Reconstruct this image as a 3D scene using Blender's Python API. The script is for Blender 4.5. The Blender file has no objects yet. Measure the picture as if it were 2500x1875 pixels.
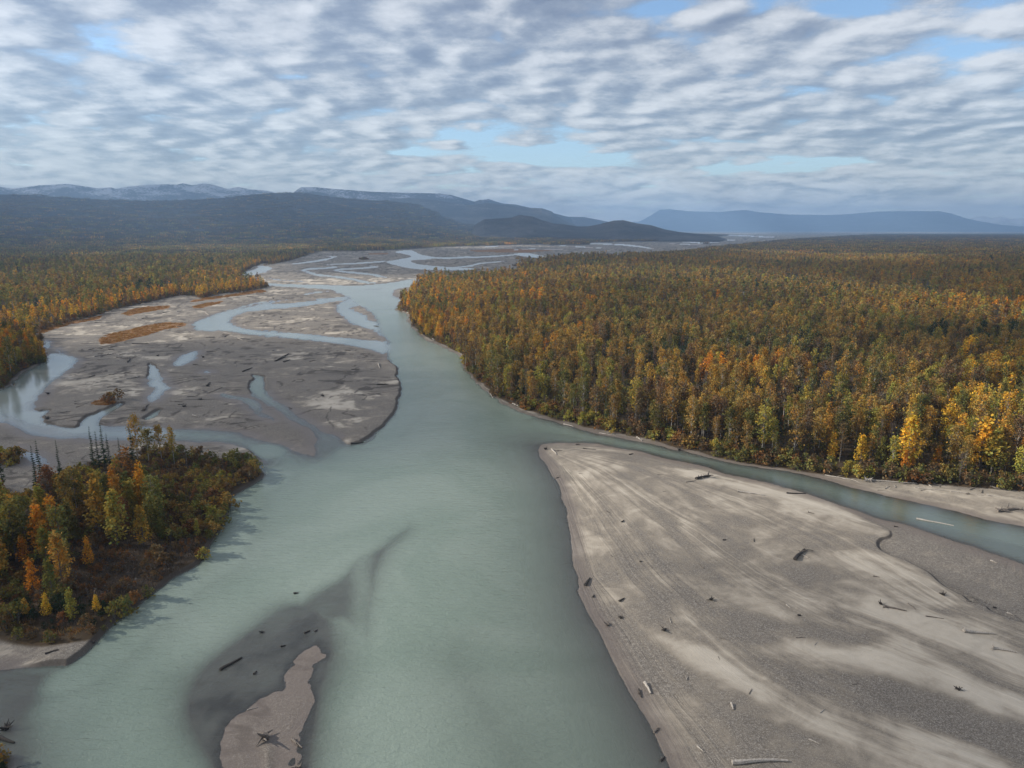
import bpy, math, random
import numpy as np
from mathutils import Vector

# ------------------------------------------------------------------ camera, sky, sun, exposure
H = 90.0                      # drone height above the river
FN = 1720.0                   # focal length in photograph pixels (2500 wide)
CX, CY, HOR = 1250.0, 937.5, 558.3
PITCH = math.atan((CY - HOR) / FN)
sc = bpy.context.scene
cam = bpy.data.objects.new("camera", bpy.data.cameras.new("camera"))
sc.collection.objects.link(cam)
cam.location = (0, 0, H)
cam.rotation_euler = (math.pi / 2 - PITCH, 0, 0)
cam.data.sensor_width = 36.0
cam.data.lens = FN * 36.0 / 2500.0
cam.data.clip_start = 1.0
cam.data.clip_end = 300000.0
sc.camera = cam

SUN_EL, SUN_AZ = math.radians(27), math.radians(-84)      # azimuth clockwise from +Y (the view)
SUN = Vector((math.sin(SUN_AZ) * math.cos(SUN_EL), math.cos(SUN_AZ) * math.cos(SUN_EL), math.sin(SUN_EL)))
world = bpy.data.worlds.new("World")
sc.world = world
world.use_nodes = True
wn, wl = world.node_tree.nodes, world.node_tree.links
sky = wn.new("ShaderNodeTexSky")
sky.sky_type = 'NISHITA'
sky.sun_disc = False
sky.sun_elevation = SUN_EL
sky.sun_rotation = SUN_AZ
sky.ozone_density = 3.0
sky.dust_density = .4
wn["Background"].inputs[1].default_value = 0.14
wl.new(sky.outputs[0], wn["Background"].inputs[0])
sd_ = bpy.data.lights.new("sun", 'SUN')
sd_.energy = 5.0
sd_.angle = math.radians(0.6)
sd_.color = (1.0, 0.93, 0.82)
sun = bpy.data.objects.new("sun", sd_)
sun.rotation_euler = SUN.to_track_quat('Z', 'Y').to_euler()
sc.collection.objects.link(sun)
sc.view_settings.view_transform = 'Standard'
sc.view_settings.look = 'None'
sc.view_settings.gamma = 1.0
sc.view_settings.exposure = 0.52
sc.view_settings.use_curve_mapping = False
sc.render.engine = 'CYCLES'
cy = sc.cycles
cy.max_bounces = 5
cy.diffuse_bounces = 2
cy.glossy_bounces = 2
cy.transmission_bounces = 2
cy.transparent_max_bounces = 8
cy.volume_bounces = 1
cy.use_denoising = True
cy.sample_clamp_indirect = 4.0
cy.use_adaptive_sampling = True

rng = np.random.default_rng(11)
random.seed(5)
COL = sc.collection

# ------------------------------------------------------------------ maths helpers
def ray(u, v):
    u = np.asarray(u, float); v = np.asarray(v, float)
    a = (u - CX) / FN; b = -(v - CY) / FN
    return a, math.cos(PITCH) + math.sin(PITCH) * b, -math.sin(PITCH) + math.cos(PITCH) * b

def gnd(u, v, z=0.0):
    """point of the ground under a pixel of the photograph"""
    a, y, zz = ray(u, v)
    zz = np.minimum(zz, -H / 42000.0)
    t = (H - z) / -zz
    return np.stack([a * t, y * t], -1)

CROPS = {'N': (0, 0, 1.0), 'M': (0, 0, 0.8848), 'A': (0, 500, 2.765), 'B': (600, 550, 2.765), 'C': (1250, 550, 3.386),
         'R': (1850, 750, 3.386), 'E': (0, 1000, 2.553), 'H': (1300, 1050, 3.687), 'G': (1900, 1050, 3.687),
         'S': (1300, 1425, 3.687), 'T': (1900, 1425, 3.687), 'D': (400, 1200, 2.457), 'L': (0, 1450, 3.687),
         'F': (550, 570, 3.16), 'Y': (0, 400, 1.7696), 'Z': (1250, 400, 1.7696), 'Q': (1250, 938, 1.769)}

def pix(c, pts):
    x0, y0, s = CROPS[c]
    return [(x0 + p[0] / s, y0 + p[1] / s) for p in pts]

def cat(*args):
    out = []
    for i in range(0, len(args), 2):
        out += pix(args[i], args[i + 1])
    return out

def poly(*args):
    p = np.array(cat(*args))
    return gnd(p[:, 0], p[:, 1])

def strip(c, pts, w):
    p = np.array(pix(c, pts)); w = w / CROPS[c][2] / 2
    n = len(p)
    ww = np.full(n, w); ww[0] *= .4; ww[-1] *= .4
    d = np.gradient(p, axis=0)
    nx = -d[:, 1] * 1.0; ny = d[:, 0] * 1.0
    l = np.sqrt(nx ** 2 + ny ** 2) + 1e-6
    nx = nx / l * 2.2; ny = ny / l
    ny = np.where(np.abs(ny) < .3, np.sign(ny + 1e-9) * .3, ny)
    q = np.concatenate([np.stack([p[:, 0] + nx * ww, p[:, 1] + ny * ww], -1),
                        np.stack([p[:, 0] - nx * ww, p[:, 1] - ny * ww], -1)[::-1]])
    return gnd(q[:, 0], q[:, 1])

def smooth_poly(P, it=1, closed=True):
    for _ in range(it):
        Q = np.roll(P, -1, 0)
        P = np.stack([P * .75 + Q * .25, P * .25 + Q * .75], 1).reshape(-1, 2)
    return P

def sdf(P, X, Y, cap=60.0):
    """signed distance to a closed polygon: negative inside; capped away from it"""
    out = np.full(X.shape, cap)
    lo, hi = P.min(0) - cap, P.max(0) + cap
    m = (X > lo[0]) & (X < hi[0]) & (Y > lo[1]) & (Y < hi[1])
    if not m.any():
        return out
    x, y = X[m], Y[m]
    d2 = np.full(x.shape, 1e12); ins = np.zeros(x.shape, bool)
    n = len(P)
    for i in range(n):
        ax, ay = P[i]; bx, by = P[(i + 1) % n]
        ex, ey = bx - ax, by - ay
        L = ex * ex + ey * ey
        if L < 1e-9:
            continue
        wx, wy = x - ax, y - ay
        t = np.clip((wx * ex + wy * ey) / L, 0, 1)
        d2 = np.minimum(d2, (wx - ex * t) ** 2 + (wy - ey * t) ** 2)
        c = (ay > y) != (by > y)
        if ey != 0:
            ins ^= c & (wx < ex * (wy / ey))
    d = np.sqrt(d2)
    out[m] = np.clip(np.where(ins, -d, d), -cap, cap)
    return out

def ldist(P, X, Y, cap=60.0):
    """distance to an open polyline"""
    out = np.full(X.shape, cap)
    lo, hi = P.min(0) - cap, P.max(0) + cap
    m = (X > lo[0]) & (X < hi[0]) & (Y > lo[1]) & (Y < hi[1])
    if not m.any():
        return out
    x, y = X[m], Y[m]
    d2 = np.full(x.shape, 1e12)
    for i in range(len(P) - 1):
        ax, ay = P[i]; bx, by = P[i + 1]
        ex, ey = bx - ax, by - ay
        L = ex * ex + ey * ey + 1e-9
        t = np.clip(((x - ax) * ex + (y - ay) * ey) / L, 0, 1)
        d2 = np.minimum(d2, (x - ax - ex * t) ** 2 + (y - ay - ey * t) ** 2)
    out[m] = np.minimum(np.sqrt(d2), cap)
    return out

def sm(a, b, x):
    t = np.clip((x - a) / (b - a), 0, 1)
    return t * t * (3 - 2 * t)

_P = np.random.default_rng(3).random((256, 256))
def vnoise(x, y):
    xi = np.floor(x).astype(np.int64); yi = np.floor(y).astype(np.int64)
    fx = x - xi; fy = y - yi
    fx = fx * fx * (3 - 2 * fx); fy = fy * fy * (3 - 2 * fy)
    a = _P[xi & 255, yi & 255]; b = _P[(xi + 1) & 255, yi & 255]
    c = _P[xi & 255, (yi + 1) & 255]; d = _P[(xi + 1) & 255, (yi + 1) & 255]
    return (a * (1 - fx) + b * fx) * (1 - fy) + (c * (1 - fx) + d * fx) * fy

def fbm(x, y, o=4, g=.5):
    s = 0; a = 1; t = 0
    for i in range(o):
        s = s + a * vnoise(x * 2 ** i + 17.3 * i, y * 2 ** i + 9.1 * i); t += a; a *= g
    return s / t

# ------------------------------------------------------------------ outlines of the place (traced on the ground)
def base_of(pts, k=1.23):
    return [(u, HOR + (v - HOR) * k) for u, v in pts]

# river corridor: everything outside it is wooded
left_edge = cat('N', [(-900, 1040)], 'A', [(0, 1245), (60, 1215), (150, 1120), (250, 1080), (330, 1060), (322, 1020), (270, 960), (240, 880),
    (300, 850), (460, 800), (640, 760), (720, 722), (870, 692), (1060, 650), (1240, 612), (1370, 635), (1500, 603), (1650, 590), (1800, 562),
    (1800, 545), (1700, 522), (1612, 520), (1630, 470), (1700, 425), (1760, 400), (1880, 390), (2000, 360), (2110, 335)],
    'F', [(250, 262), (400, 232), (520, 205), (650, 165), (750, 141), (940, 141), (1200, 135), (1420, 124), (1700, 105), (2000, 98)],
    'B', [(1760, 136), (1960, 130), (2212, 126)], 'C', [(0, 172), (300, 165), (640, 162), (660, 143), (1210, 136), (1216, 121), (1500, 112), (1700, 96),
    (1790, 86), (1600, 70), (1400, 62)], 'Z', [(700, 290), (1200, 287), (2300, 285)])
right_far = base_of(cat('Z', [(2300, 296), (1650, 298)], 'C', [(2200, 112), (2060, 128), (1650, 168), (1500, 186), (1250, 208), (850, 236), (700, 246), (450, 268),
    (330, 296), (120, 318)], 'F', [(2212, 262), (1950, 282), (1700, 290), (1560, 288), (1490, 312), (1430, 350)]), 1.22)
right_edge = cat('B', [(1105, 470), (1060, 520), (1018, 566), (1030, 580), (1095, 592), (1118, 680), (1172, 730), (1262, 785), (1370, 830), (1462, 882), (1468, 960),
    (1545, 1050), (1655, 1150), (1765, 1208), (1890, 1262), (2060, 1308)], 'H', [(560, 0), (760, 40), (1000, 85), (1180, 120), (1340, 180), (1490, 205), (1700, 262), (1890, 300), (2212, 345)],
    'G', [(280, 398), (600, 438), (800, 462), (1050, 482), (1300, 508), (1600, 532), (2212, 560)], 'N', [(2800, 1215), (3600, 1260), (3600, 3200), (-900, 3200)])
CORR = gnd(*np.array(left_edge + right_far + right_edge).T)
ISLE = smooth_poly(poly('E', [(-500, 470), (0, 470), (120, 560), (250, 520), (330, 440), (450, 380), (700, 340), (850, 330), (1000, 300), (1150, 320), (1300, 340), (1500, 345), (1590, 372),
    (1560, 408), (1440, 495), (1408, 560), (1400, 640), (1380, 730), (1320, 800), (1268, 870), (1262, 935), (1150, 1000), (1000, 1088), (830, 1220), (700, 1320), (630, 1365),
    (560, 1385), (400, 1398), (250, 1395), (130, 1365), (50, 1310), (20, 1200), (-20, 1150), (-500, 1100)]))
ISLE_TREES = poly('E', [(-500, 560), (120, 640), (300, 520), (700, 420), (850, 370), (1180, 375), (1160, 440), (900, 450), (830, 560), (940, 700), (950, 850), (700, 880), (550, 800),
    (480, 930), (400, 1050), (330, 1170), (230, 1250), (60, 1270), (-500, 1230)])
CORNER = poly('L', [(-300, 1420), (20, 1420), (90, 1500), (60, 1800), (-300, 1900)])
SPIT = poly('A', [(-100, 1500), (300, 1400), (300, 1500), (0, 1600)])

WATER = [
    # the wide main river, down both sides of the frame's foot
    poly('F', [(330, 388), (600, 395), (850, 401), (1000, 405), (1062, 399), (1120, 398), (1200, 390), (1300, 380), (1430, 352), (1500, 352), (1500, 420), (1400, 414), (1330, 427), (1286, 448),
              (1288, 472), (1345, 505), (1375, 520), (1350, 545), (1312, 582)],
         'B', [(1030, 582), (1092, 600), (1112, 682), (1168, 735), (1258, 792), (1368, 838), (1458, 890), (1462, 965), (1540, 1056), (1650, 1156), (1760, 1216), (1880, 1272), (2060, 1320)],
         'H', [(520, 20), (740, 65), (960, 108), (1150, 137), (1320, 192), (1480, 218), (1700, 272), (1890, 310), (2212, 357)],
         'G', [(280, 408), (600, 500), (1000, 592), (1400, 692), (1800, 792), (2212, 872)], 'N', [(2900, 1370), (3600, 1560), (3600, 1900)],
         'N', [(2900, 1560)], 'G', [(2212, 1200), (1900, 1105), (1700, 1035), (1500, 962), (1300, 902), (1150, 842), (900, 792), (700, 722), (560, 680), (400, 620), (200, 560), (0, 507)],
         'H', [(2212, 497), (2000, 452), (1800, 402), (1500, 312), (1200, 252), (1000, 202), (800, 160), (600, 128), (400, 120), (180, 118), (60, 132), (52, 200), (120, 290), (180, 410), (240, 560), (295, 700), (320, 900), (350, 1080),
               (390, 1260), (415, 1450)], 'S', [(390, 30), (500, 250), (600, 440), (640, 520), (700, 640), (770, 770), (860, 960), (960, 1130), (1080, 1320), (1190, 1540), (1240, 1680)],
         'N', [(1760, 2100), (2100, 3000), (-1200, 3000), (-1200, 1800)], 'L', [(-200, 700), (0, 672), (300, 655), (590, 640)],
         'E', [(425, 1592), (560, 1500), (610, 1440), (700, 1345), (840, 1232), (1010, 1100), (1160, 1010), (1275, 945), (1285, 870), (1345, 795), (1398, 720), (1412, 640), (1420, 560), (1480, 512),
               (1580, 462), (1630, 420), (1612, 378), (1590, 348), (1660, 328), (1550, 250), (1400, 200), (1170, 195), (900, 190), (780, 190)],
         'E', [(760, 150), (1060, 117), (1400, 131), (1600, 182), (1787, 237)],
         'B', [(380, 1552), (440, 1572), (478, 1530), (560, 1480), (650, 1450), (700, 1480), (800, 1460), (880, 1400), (935, 1345), (1010, 1270), (1042, 1150), (1040, 1080), (1022, 1010), (1030, 955), (968, 915), (960, 870), (940, 830),
               (970, 787), (920, 748), (880, 690), (890, 655), (860, 600), (800, 545), (720, 540), (660, 540), (695, 502), (720, 490), (660, 470), (575, 425)]),
    poly('F', [(350, 262), (270, 245), (255, 262), (200, 288), (120, 310), (108, 362), (190, 382), (330, 402), (500, 413), (650, 421), (800, 431), (860, 430), (850, 400), (600, 395), (370, 389), (228, 375), (215, 348), (222, 320), (300, 300), (360, 277)]),
    # loop channel behind the crescent bar
    poly('B', [(700, 480), (640, 486), (500, 500), (340, 496), (200, 512), (100, 532), (0, 560)],
         'A', [(1540, 712), (1420, 747), (1330, 782), (1292, 820), (1340, 850), (1430, 855), (1490, 846), (1600, 860), (1800, 890), (2000, 905)], 'B', [(0, 731), (200, 747), (500, 782), (700, 812), (850, 838), (950, 880), (980, 800)]),
    # pond arm east of the crescent bar
    poly('B', [(620, 540), (645, 532), (700, 552), (760, 600), (830, 640), (890, 655), (905, 725), (870, 705), (800, 682), (720, 652), (660, 612), (630, 575)]),
    # channel through the round bar
    poly('B', [(40, 1005), (112, 1012), (126, 1060), (122, 1100), (152, 1160), (280, 1240), (400, 1320), (520, 1390), (640, 1440), (668, 1470), (600, 1530), (470, 1575), (438, 1560), (486, 1430), (462, 1385), (340, 1335), (200, 1245), (60, 1172), (14, 1118), (30, 1060), (80, 1030)]),
    poly('A', [(1460, 1275), (1560, 1290), (1700, 1318), (1745, 1340), (1745, 1370), (1800, 1420), (1860, 1472), (1780, 1440), (1700, 1385), (1640, 1328), (1500, 1302)]),
    # slack water on the left, and its arm round the near island
    poly('N', [(-900, 1050)], 'A', [(0, 1250), (60, 1222), (140, 1135), (250, 1086), (322, 1046), (318, 1002), (400, 1005), (500, 1030), (516, 1068), (480, 1100), (400, 1150), (330, 1200), (290, 1260), (245, 1330), (225, 1400), (340, 1388), (290, 1420), (322, 1470),
         (420, 1500), (525, 1510), (560, 1462), (640, 1402), (740, 1382), (800, 1332), (852, 1338), (822, 1372), (742, 1402), (692, 1440), (670, 1480), (702, 1500), (880, 1494), (1130, 1500), (1180, 1512)],
         'E', [(1060, 117), (1060, 200), (760, 195), (600, 192), (450, 178), (330, 176), (200, 152), (100, 112), (0, 72)], 'N', [(-900, 1080)]),
    poly('E', [(60, 232), (200, 258), (290, 300), (320, 350), (200, 330), (100, 270)]),
    poly('A', [(275, 940), (300, 910), (355, 945), (320, 975), (276, 970)]),
    poly('A', [(1172, 1075), (1220, 1020), (1290, 992), (1346, 985), (1330, 1022), (1300, 1055), (1230, 1084), (1180, 1086)]),
    poly('A', [(980, 1150), (1020, 1082), (1050, 1065), (1066, 1110), (1085, 1170), (1130, 1220), (1165, 1240), (1110, 1250), (1090, 1290), (1030, 1340), (984, 1320), (1010, 1280), (1052, 1240), (988, 1215), (1032, 1180)]),
    poly('A', [(1383, 1132), (1394, 1112), (1426, 1140)]),
    poly('A', [(955, 1450), (1040, 1402), (1085, 1375), (1092, 1395), (1010, 1462)]),
    poly('C', [(0, 238), (110, 226), (240, 250), (340, 272), (200, 268), (60, 250)]),
    poly('F', [(1290, 142), (1420, 126), (1460, 140), (1500, 165), (1600, 180), (1580, 200), (1420, 205), (1430, 225), (1560, 250), (1760, 262), (1950, 272), (1850, 285), (1500, 280), (1330, 250), (1230, 218), (1350, 200), (1450, 180), (1400, 160)]),
]
WATER = [smooth_poly(p) for p in WATER]
for s_ in [([(590, 284), (650, 274), (760, 268), (850, 260), (790, 240)], 11), ([(600, 284), (640, 300), (700, 318), (900, 340), (1010, 358), (1110, 390)], 12),
           ([(840, 284), (900, 276), (1060, 268), (1190, 256), (1120, 250)], 9), ([(845, 286), (960, 300), (1080, 310), (1200, 330), (1260, 340)], 11),
           ([(520, 236), (640, 222), (780, 200), (850, 180), (770, 176)], 10), ([(820, 238), (1000, 232), (1200, 218), (1240, 212)], 8),
           ([(1000, 355), (1080, 375), (1160, 385)], 12), ([(330, 345), (420, 360), (600, 372)], 4),
           ([(1430, 170), (1560, 185), (1700, 192), (1900, 182), (1800, 174)], 9), ([(1600, 190), (1900, 185), (2100, 175), (2250, 163)], 8),
           ([(1700, 268), (1900, 250), (1960, 232), (2150, 214)], 7), ([(1980, 106), (2100, 98), (2200, 100)], 7)]:
    WATER.append(strip('F', *s_))
for s_ in [([(620, 150), (900, 160), (1060, 176), (1180, 196)], 9), ([(1210, 128), (1400, 134), (1560, 146), (1720, 138)], 7), ([(1300, 150), (1500, 160), (1640, 160)], 5),
           ([(1450, 122), (1700, 126), (1900, 120)], 4), ([(1780, 82), (1960, 88), (2080, 96), (2200, 100)], 6), ([(330, 165), (560, 178), (760, 190)], 5),
           ([(0, 205), (150, 196), (420, 200)], 4), ([(380, 250), (560, 240), (760, 226)], 4)]:
    WATER.append(strip('C', *s_))
for s_ in [([(1850, 648), (1720, 668), (1600, 700), (1540, 720)], 7), ([(430, 985), (400, 970), (420, 1010)], 8), ([(2040, 608), (2130, 592), (2212, 585)], 7)]:
    WATER.append(strip('A', *s_))

BARS = [
    poly('B', [(690, 504), (600, 512), (450, 536), (250, 560), (110, 571), (0, 582)], 'A', [(1640, 726), (1560, 750), (1546, 790), (1600, 830), (1750, 856), (2000, 871)],
         'B', [(0, 705), (200, 716), (400, 736), (600, 756), (800, 776), (968, 787), (910, 745), (868, 708), (800, 690), (700, 655), (650, 612), (625, 575), (615, 540), (650, 520)]),
    poly('B', [(698, 560), (740, 545), (792, 544), (840, 590), (884, 640), (850, 632), (760, 590)]),
    poly('B', [(800, 630), (850, 632), (886, 648), (886, 658), (850, 648)]),
    poly('B', [(340, 496), (500, 500), (450, 512), (300, 528), (160, 534), (200, 515)]),
    poly('F', [(1062, 398), (1078, 388), (1000, 396), (1030, 404)]),
    poly('E', [(1175, 197), (1400, 202), (1550, 252), (1660, 330), (1590, 350), (1300, 360), (1180, 330)]),
]
BARS = [smooth_poly(p) for p in BARS] + [CORNER]
# the lower, wetter shelf beside the right-hand channel, under a small scarp
SHELF = smooth_poly(poly('G', [(560, 700), (750, 790), (950, 878), (1020, 920), (1048, 965), (990, 985), (945, 1000), (900, 1048), (925, 1100), (1000, 1142), (1150, 1195), (1280, 1250), (1400, 1330), (1500, 1412), (1650, 1535), (1900, 1645)],
        'T', [(1500, 0), (1800, 222), (2212, 385)], 'N', [(2800, 1620), (3300, 1900), (3600, 1500)], 'G', [(2212, 1200), (1900, 1105), (1700, 1035), (1500, 962), (1300, 902), (1150, 842), (900, 792), (700, 722)]))
LOOP = poly('G', [(900, 1048), (925, 1100), (1000, 1142), (1280, 1250), (1500, 1412), (1650, 1535), (1900, 1645), (2212, 1760), (2212, 1560), (1800, 1400), (1500, 1250), (1200, 1100), (1100, 1020), (1000, 1000)])
# bar lying awash in mid river and shoals under water: outline, bed height, softness in metres
AWASH = smooth_poly(poly('D', [(150, 1290), (165, 1190), (210, 1110), (290, 1030), (400, 940), (500, 862), (600, 790), (700, 715), (850, 690), (960, 760), (990, 860), (995, 960), (950, 1100), (912, 1250), (884, 1480), (860, 1659),
                              (850, 1900), (500, 1950), (310, 1680), (250, 1560), (200, 1480), (160, 1370)]))
DRYBAR = smooth_poly(poly('D', [(262, 1470), (320, 1370), (450, 1310), (580, 1220), (680, 1110), (770, 980), (880, 880), (965, 870), (992, 950), (952, 1100), (912, 1250), (878, 1490), (852, 1659), (840, 1900), (500, 1900), (300, 1660), (262, 1560)]))
CREST = smooth_poly(poly('D', [(560, 1500), (640, 1520), (655, 1660), (650, 1900), (560, 1900), (590, 1700), (585, 1600)]))
SHOALS = [
    (poly('D', [(700, 715), (850, 600), (1000, 520), (1100, 450), (1180, 400), (1175, 470), (1190, 540), (1200, 650), (1195, 760), (1150, 860), (1050, 800), (980, 860), (850, 800)]), -.12, 5.0),
    (poly('D', [(1180, 460), (1210, 370), (1350, 280), (1480, 200), (1500, 230), (1400, 340), (1330, 480), (1280, 620), (1240, 800), (1210, 930), (1195, 760), (1200, 600)]), -.10, 5.0),
    (poly('L', [(-400, 660), (0, 670), (300, 655), (590, 640), (480, 830), (440, 980), (370, 1100), (365, 1190), (300, 1260), (285, 1370), (100, 1470), (-100, 1600), (-500, 1700)]), -.10, 4.0),
    (poly('S', [(-900, 600), (-600, 500), (-400, 800), (-200, 1100), (100, 1400), (300, 1900), (-300, 2000), (-600, 1400)]), -.34, 13.0),
    (poly('H', [(-150, 60), (60, 20), (500, 60), (800, 150), (400, 150), (50, 170)]), -.36, 5.0),
    (poly('B', [(780, 425), (940, 420), (920, 435), (800, 436)]), -.1, 5.0), (poly('B', [(870, 455), (960, 456), (950, 464), (880, 464)]), -.1, 5.0),
    (poly('B', [(700, 1480), (800, 1465), (900, 1380), (880, 1440), (800, 1490)]), -.1, 1.5),
    (poly('B', [(440, 1560), (480, 1430), (640, 1440), (670, 1475), (600, 1530), (500, 1570), (460, 1600)]), -.2, 4.0),
    (poly('A', [(0, 1440), (120, 1490), (330, 1560), (560, 1540), (330, 1490), (100, 1430), (0, 1400)]), -.2, 4.0),
    (poly('G', [(1500, 1000), (1300, 860), (1700, 940), (2212, 1020), (2600, 1100), (2600, 1300), (2212, 1200)]), -.45, 5.0),
]
CUTS = [poly('B', [(975, 930), (1030, 955), (1022, 1010), (1040, 1080), (1042, 1150), (1010, 1270), (935, 1345), (880, 1400), (820, 1450)]),
        poly('E', [(1630, 420), (1580, 462), (1480, 512), (1420, 560), (1398, 700), (1285, 870), (1275, 945), (1010, 1100), (840, 1232), (700, 1345), (610, 1440), (425, 1592)]),
        poly('A', [(530, 1500), (560, 1455), (640, 1395), (740, 1375), (800, 1325)]), poly('A', [(300, 1400), (290, 1420), (322, 1470)]),
        poly('A', [(945, 1150), (960, 1110), (1020, 1075)]), poly('A', [(1680, 1250), (1690, 1200), (1740, 1160)]), poly('A', [(990, 1450), (1040, 1402), (1085, 1375)]),
        poly('F', [(1000, 404), (1062, 399), (1080, 388)]), poly('B', [(0, 1560), (100, 1530)]),
        poly('B', [(1018, 566), (1095, 595), (1115, 680), (1262, 788), (1462, 885), (1468, 960), (1655, 1152), (1890, 1268)])]
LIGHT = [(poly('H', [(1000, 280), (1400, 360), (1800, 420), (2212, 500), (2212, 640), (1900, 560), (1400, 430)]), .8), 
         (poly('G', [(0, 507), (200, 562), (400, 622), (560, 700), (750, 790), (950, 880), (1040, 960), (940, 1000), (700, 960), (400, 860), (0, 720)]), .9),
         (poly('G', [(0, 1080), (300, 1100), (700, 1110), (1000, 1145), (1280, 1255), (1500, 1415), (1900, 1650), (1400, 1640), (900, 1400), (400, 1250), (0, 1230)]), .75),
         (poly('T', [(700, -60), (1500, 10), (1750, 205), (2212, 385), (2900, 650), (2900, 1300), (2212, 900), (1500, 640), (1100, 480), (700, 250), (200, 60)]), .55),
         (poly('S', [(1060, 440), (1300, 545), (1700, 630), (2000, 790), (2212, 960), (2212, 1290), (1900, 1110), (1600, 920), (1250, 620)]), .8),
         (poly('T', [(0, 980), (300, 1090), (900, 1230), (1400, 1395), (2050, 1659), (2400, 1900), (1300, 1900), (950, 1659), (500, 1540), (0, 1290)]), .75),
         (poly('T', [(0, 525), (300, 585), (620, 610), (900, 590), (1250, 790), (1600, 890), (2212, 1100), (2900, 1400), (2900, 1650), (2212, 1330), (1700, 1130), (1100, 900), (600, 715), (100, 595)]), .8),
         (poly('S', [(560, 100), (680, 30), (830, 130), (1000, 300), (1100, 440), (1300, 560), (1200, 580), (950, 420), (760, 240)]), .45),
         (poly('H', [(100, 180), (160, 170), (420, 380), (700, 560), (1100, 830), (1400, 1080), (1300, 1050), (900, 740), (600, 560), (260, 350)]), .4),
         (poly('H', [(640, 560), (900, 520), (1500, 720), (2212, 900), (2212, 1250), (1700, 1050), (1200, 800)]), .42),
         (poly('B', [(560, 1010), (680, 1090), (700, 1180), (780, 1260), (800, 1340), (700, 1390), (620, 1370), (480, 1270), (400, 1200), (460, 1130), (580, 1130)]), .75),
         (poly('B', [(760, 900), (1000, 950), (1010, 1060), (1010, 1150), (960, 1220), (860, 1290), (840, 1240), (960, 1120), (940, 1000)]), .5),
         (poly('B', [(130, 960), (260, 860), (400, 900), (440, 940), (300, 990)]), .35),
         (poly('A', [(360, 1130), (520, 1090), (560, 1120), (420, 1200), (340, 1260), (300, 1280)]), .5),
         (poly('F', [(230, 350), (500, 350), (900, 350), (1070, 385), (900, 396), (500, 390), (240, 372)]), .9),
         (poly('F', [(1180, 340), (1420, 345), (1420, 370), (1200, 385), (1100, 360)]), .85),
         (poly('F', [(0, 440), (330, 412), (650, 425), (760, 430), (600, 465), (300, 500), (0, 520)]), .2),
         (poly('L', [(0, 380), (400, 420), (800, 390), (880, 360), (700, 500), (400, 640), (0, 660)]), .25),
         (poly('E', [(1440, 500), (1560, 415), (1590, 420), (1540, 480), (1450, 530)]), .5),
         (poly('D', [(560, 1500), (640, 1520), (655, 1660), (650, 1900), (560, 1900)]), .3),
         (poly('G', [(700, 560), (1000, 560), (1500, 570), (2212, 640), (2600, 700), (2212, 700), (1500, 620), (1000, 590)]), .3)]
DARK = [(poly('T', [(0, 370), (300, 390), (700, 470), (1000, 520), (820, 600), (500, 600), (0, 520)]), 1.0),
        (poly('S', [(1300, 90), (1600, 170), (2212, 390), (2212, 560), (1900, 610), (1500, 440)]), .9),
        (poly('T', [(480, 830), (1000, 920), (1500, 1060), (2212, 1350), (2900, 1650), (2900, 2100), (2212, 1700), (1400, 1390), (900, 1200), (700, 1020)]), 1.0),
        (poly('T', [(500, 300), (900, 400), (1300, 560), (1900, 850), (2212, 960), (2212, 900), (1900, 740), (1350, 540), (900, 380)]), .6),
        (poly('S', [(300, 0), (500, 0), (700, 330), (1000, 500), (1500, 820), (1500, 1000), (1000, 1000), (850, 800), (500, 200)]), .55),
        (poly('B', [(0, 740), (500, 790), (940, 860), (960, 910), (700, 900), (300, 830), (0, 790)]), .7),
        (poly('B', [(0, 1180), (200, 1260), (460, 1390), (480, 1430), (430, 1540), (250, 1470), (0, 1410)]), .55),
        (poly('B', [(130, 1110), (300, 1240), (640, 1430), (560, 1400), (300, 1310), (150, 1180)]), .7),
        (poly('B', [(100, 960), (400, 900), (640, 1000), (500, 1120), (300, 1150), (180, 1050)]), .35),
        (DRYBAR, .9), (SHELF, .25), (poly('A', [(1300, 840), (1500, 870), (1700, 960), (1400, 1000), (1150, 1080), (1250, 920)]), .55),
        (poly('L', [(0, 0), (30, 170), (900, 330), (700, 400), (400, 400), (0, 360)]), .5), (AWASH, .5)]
GRASS = [poly('A', [(665, 912), (720, 880), (850, 850), (1000, 815), (1130, 800), (1250, 800), (1244, 820), (1100, 850), (1000, 886), (880, 910), (760, 940), (680, 945)]),
         poly('A', [(820, 742), (880, 710), (1000, 690), (1145, 684), (1120, 705), (980, 730), (860, 752)]),
         poly('A', [(240, 872), (300, 838), (450, 798), (690, 752), (660, 778), (500, 806), (350, 852), (270, 878)]),
         poly('A', [(1290, 692), (1400, 665), (1510, 655), (1480, 672), (1350, 702)]),
         poly('A', [(1280, 660), (1370, 632), (1560, 606), (1780, 572), (1800, 590), (1500, 630), (1350, 655)]),
         poly('A', [(610, 1345), (700, 1310), (800, 1335), (740, 1366), (650, 1358)]),
         poly('L', [(-300, 200), (30, 180), (400, 340), (880, 335), (860, 350), (700, 385), (420, 412), (0, 355), (-300, 340)]),
         poly('F', [(1080, 155), (1250, 150), (1260, 162), (1120, 164)]), poly('B', [(1500, 170), (1800, 160), (2080, 170), (1900, 186), (1560, 182)])]
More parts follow.
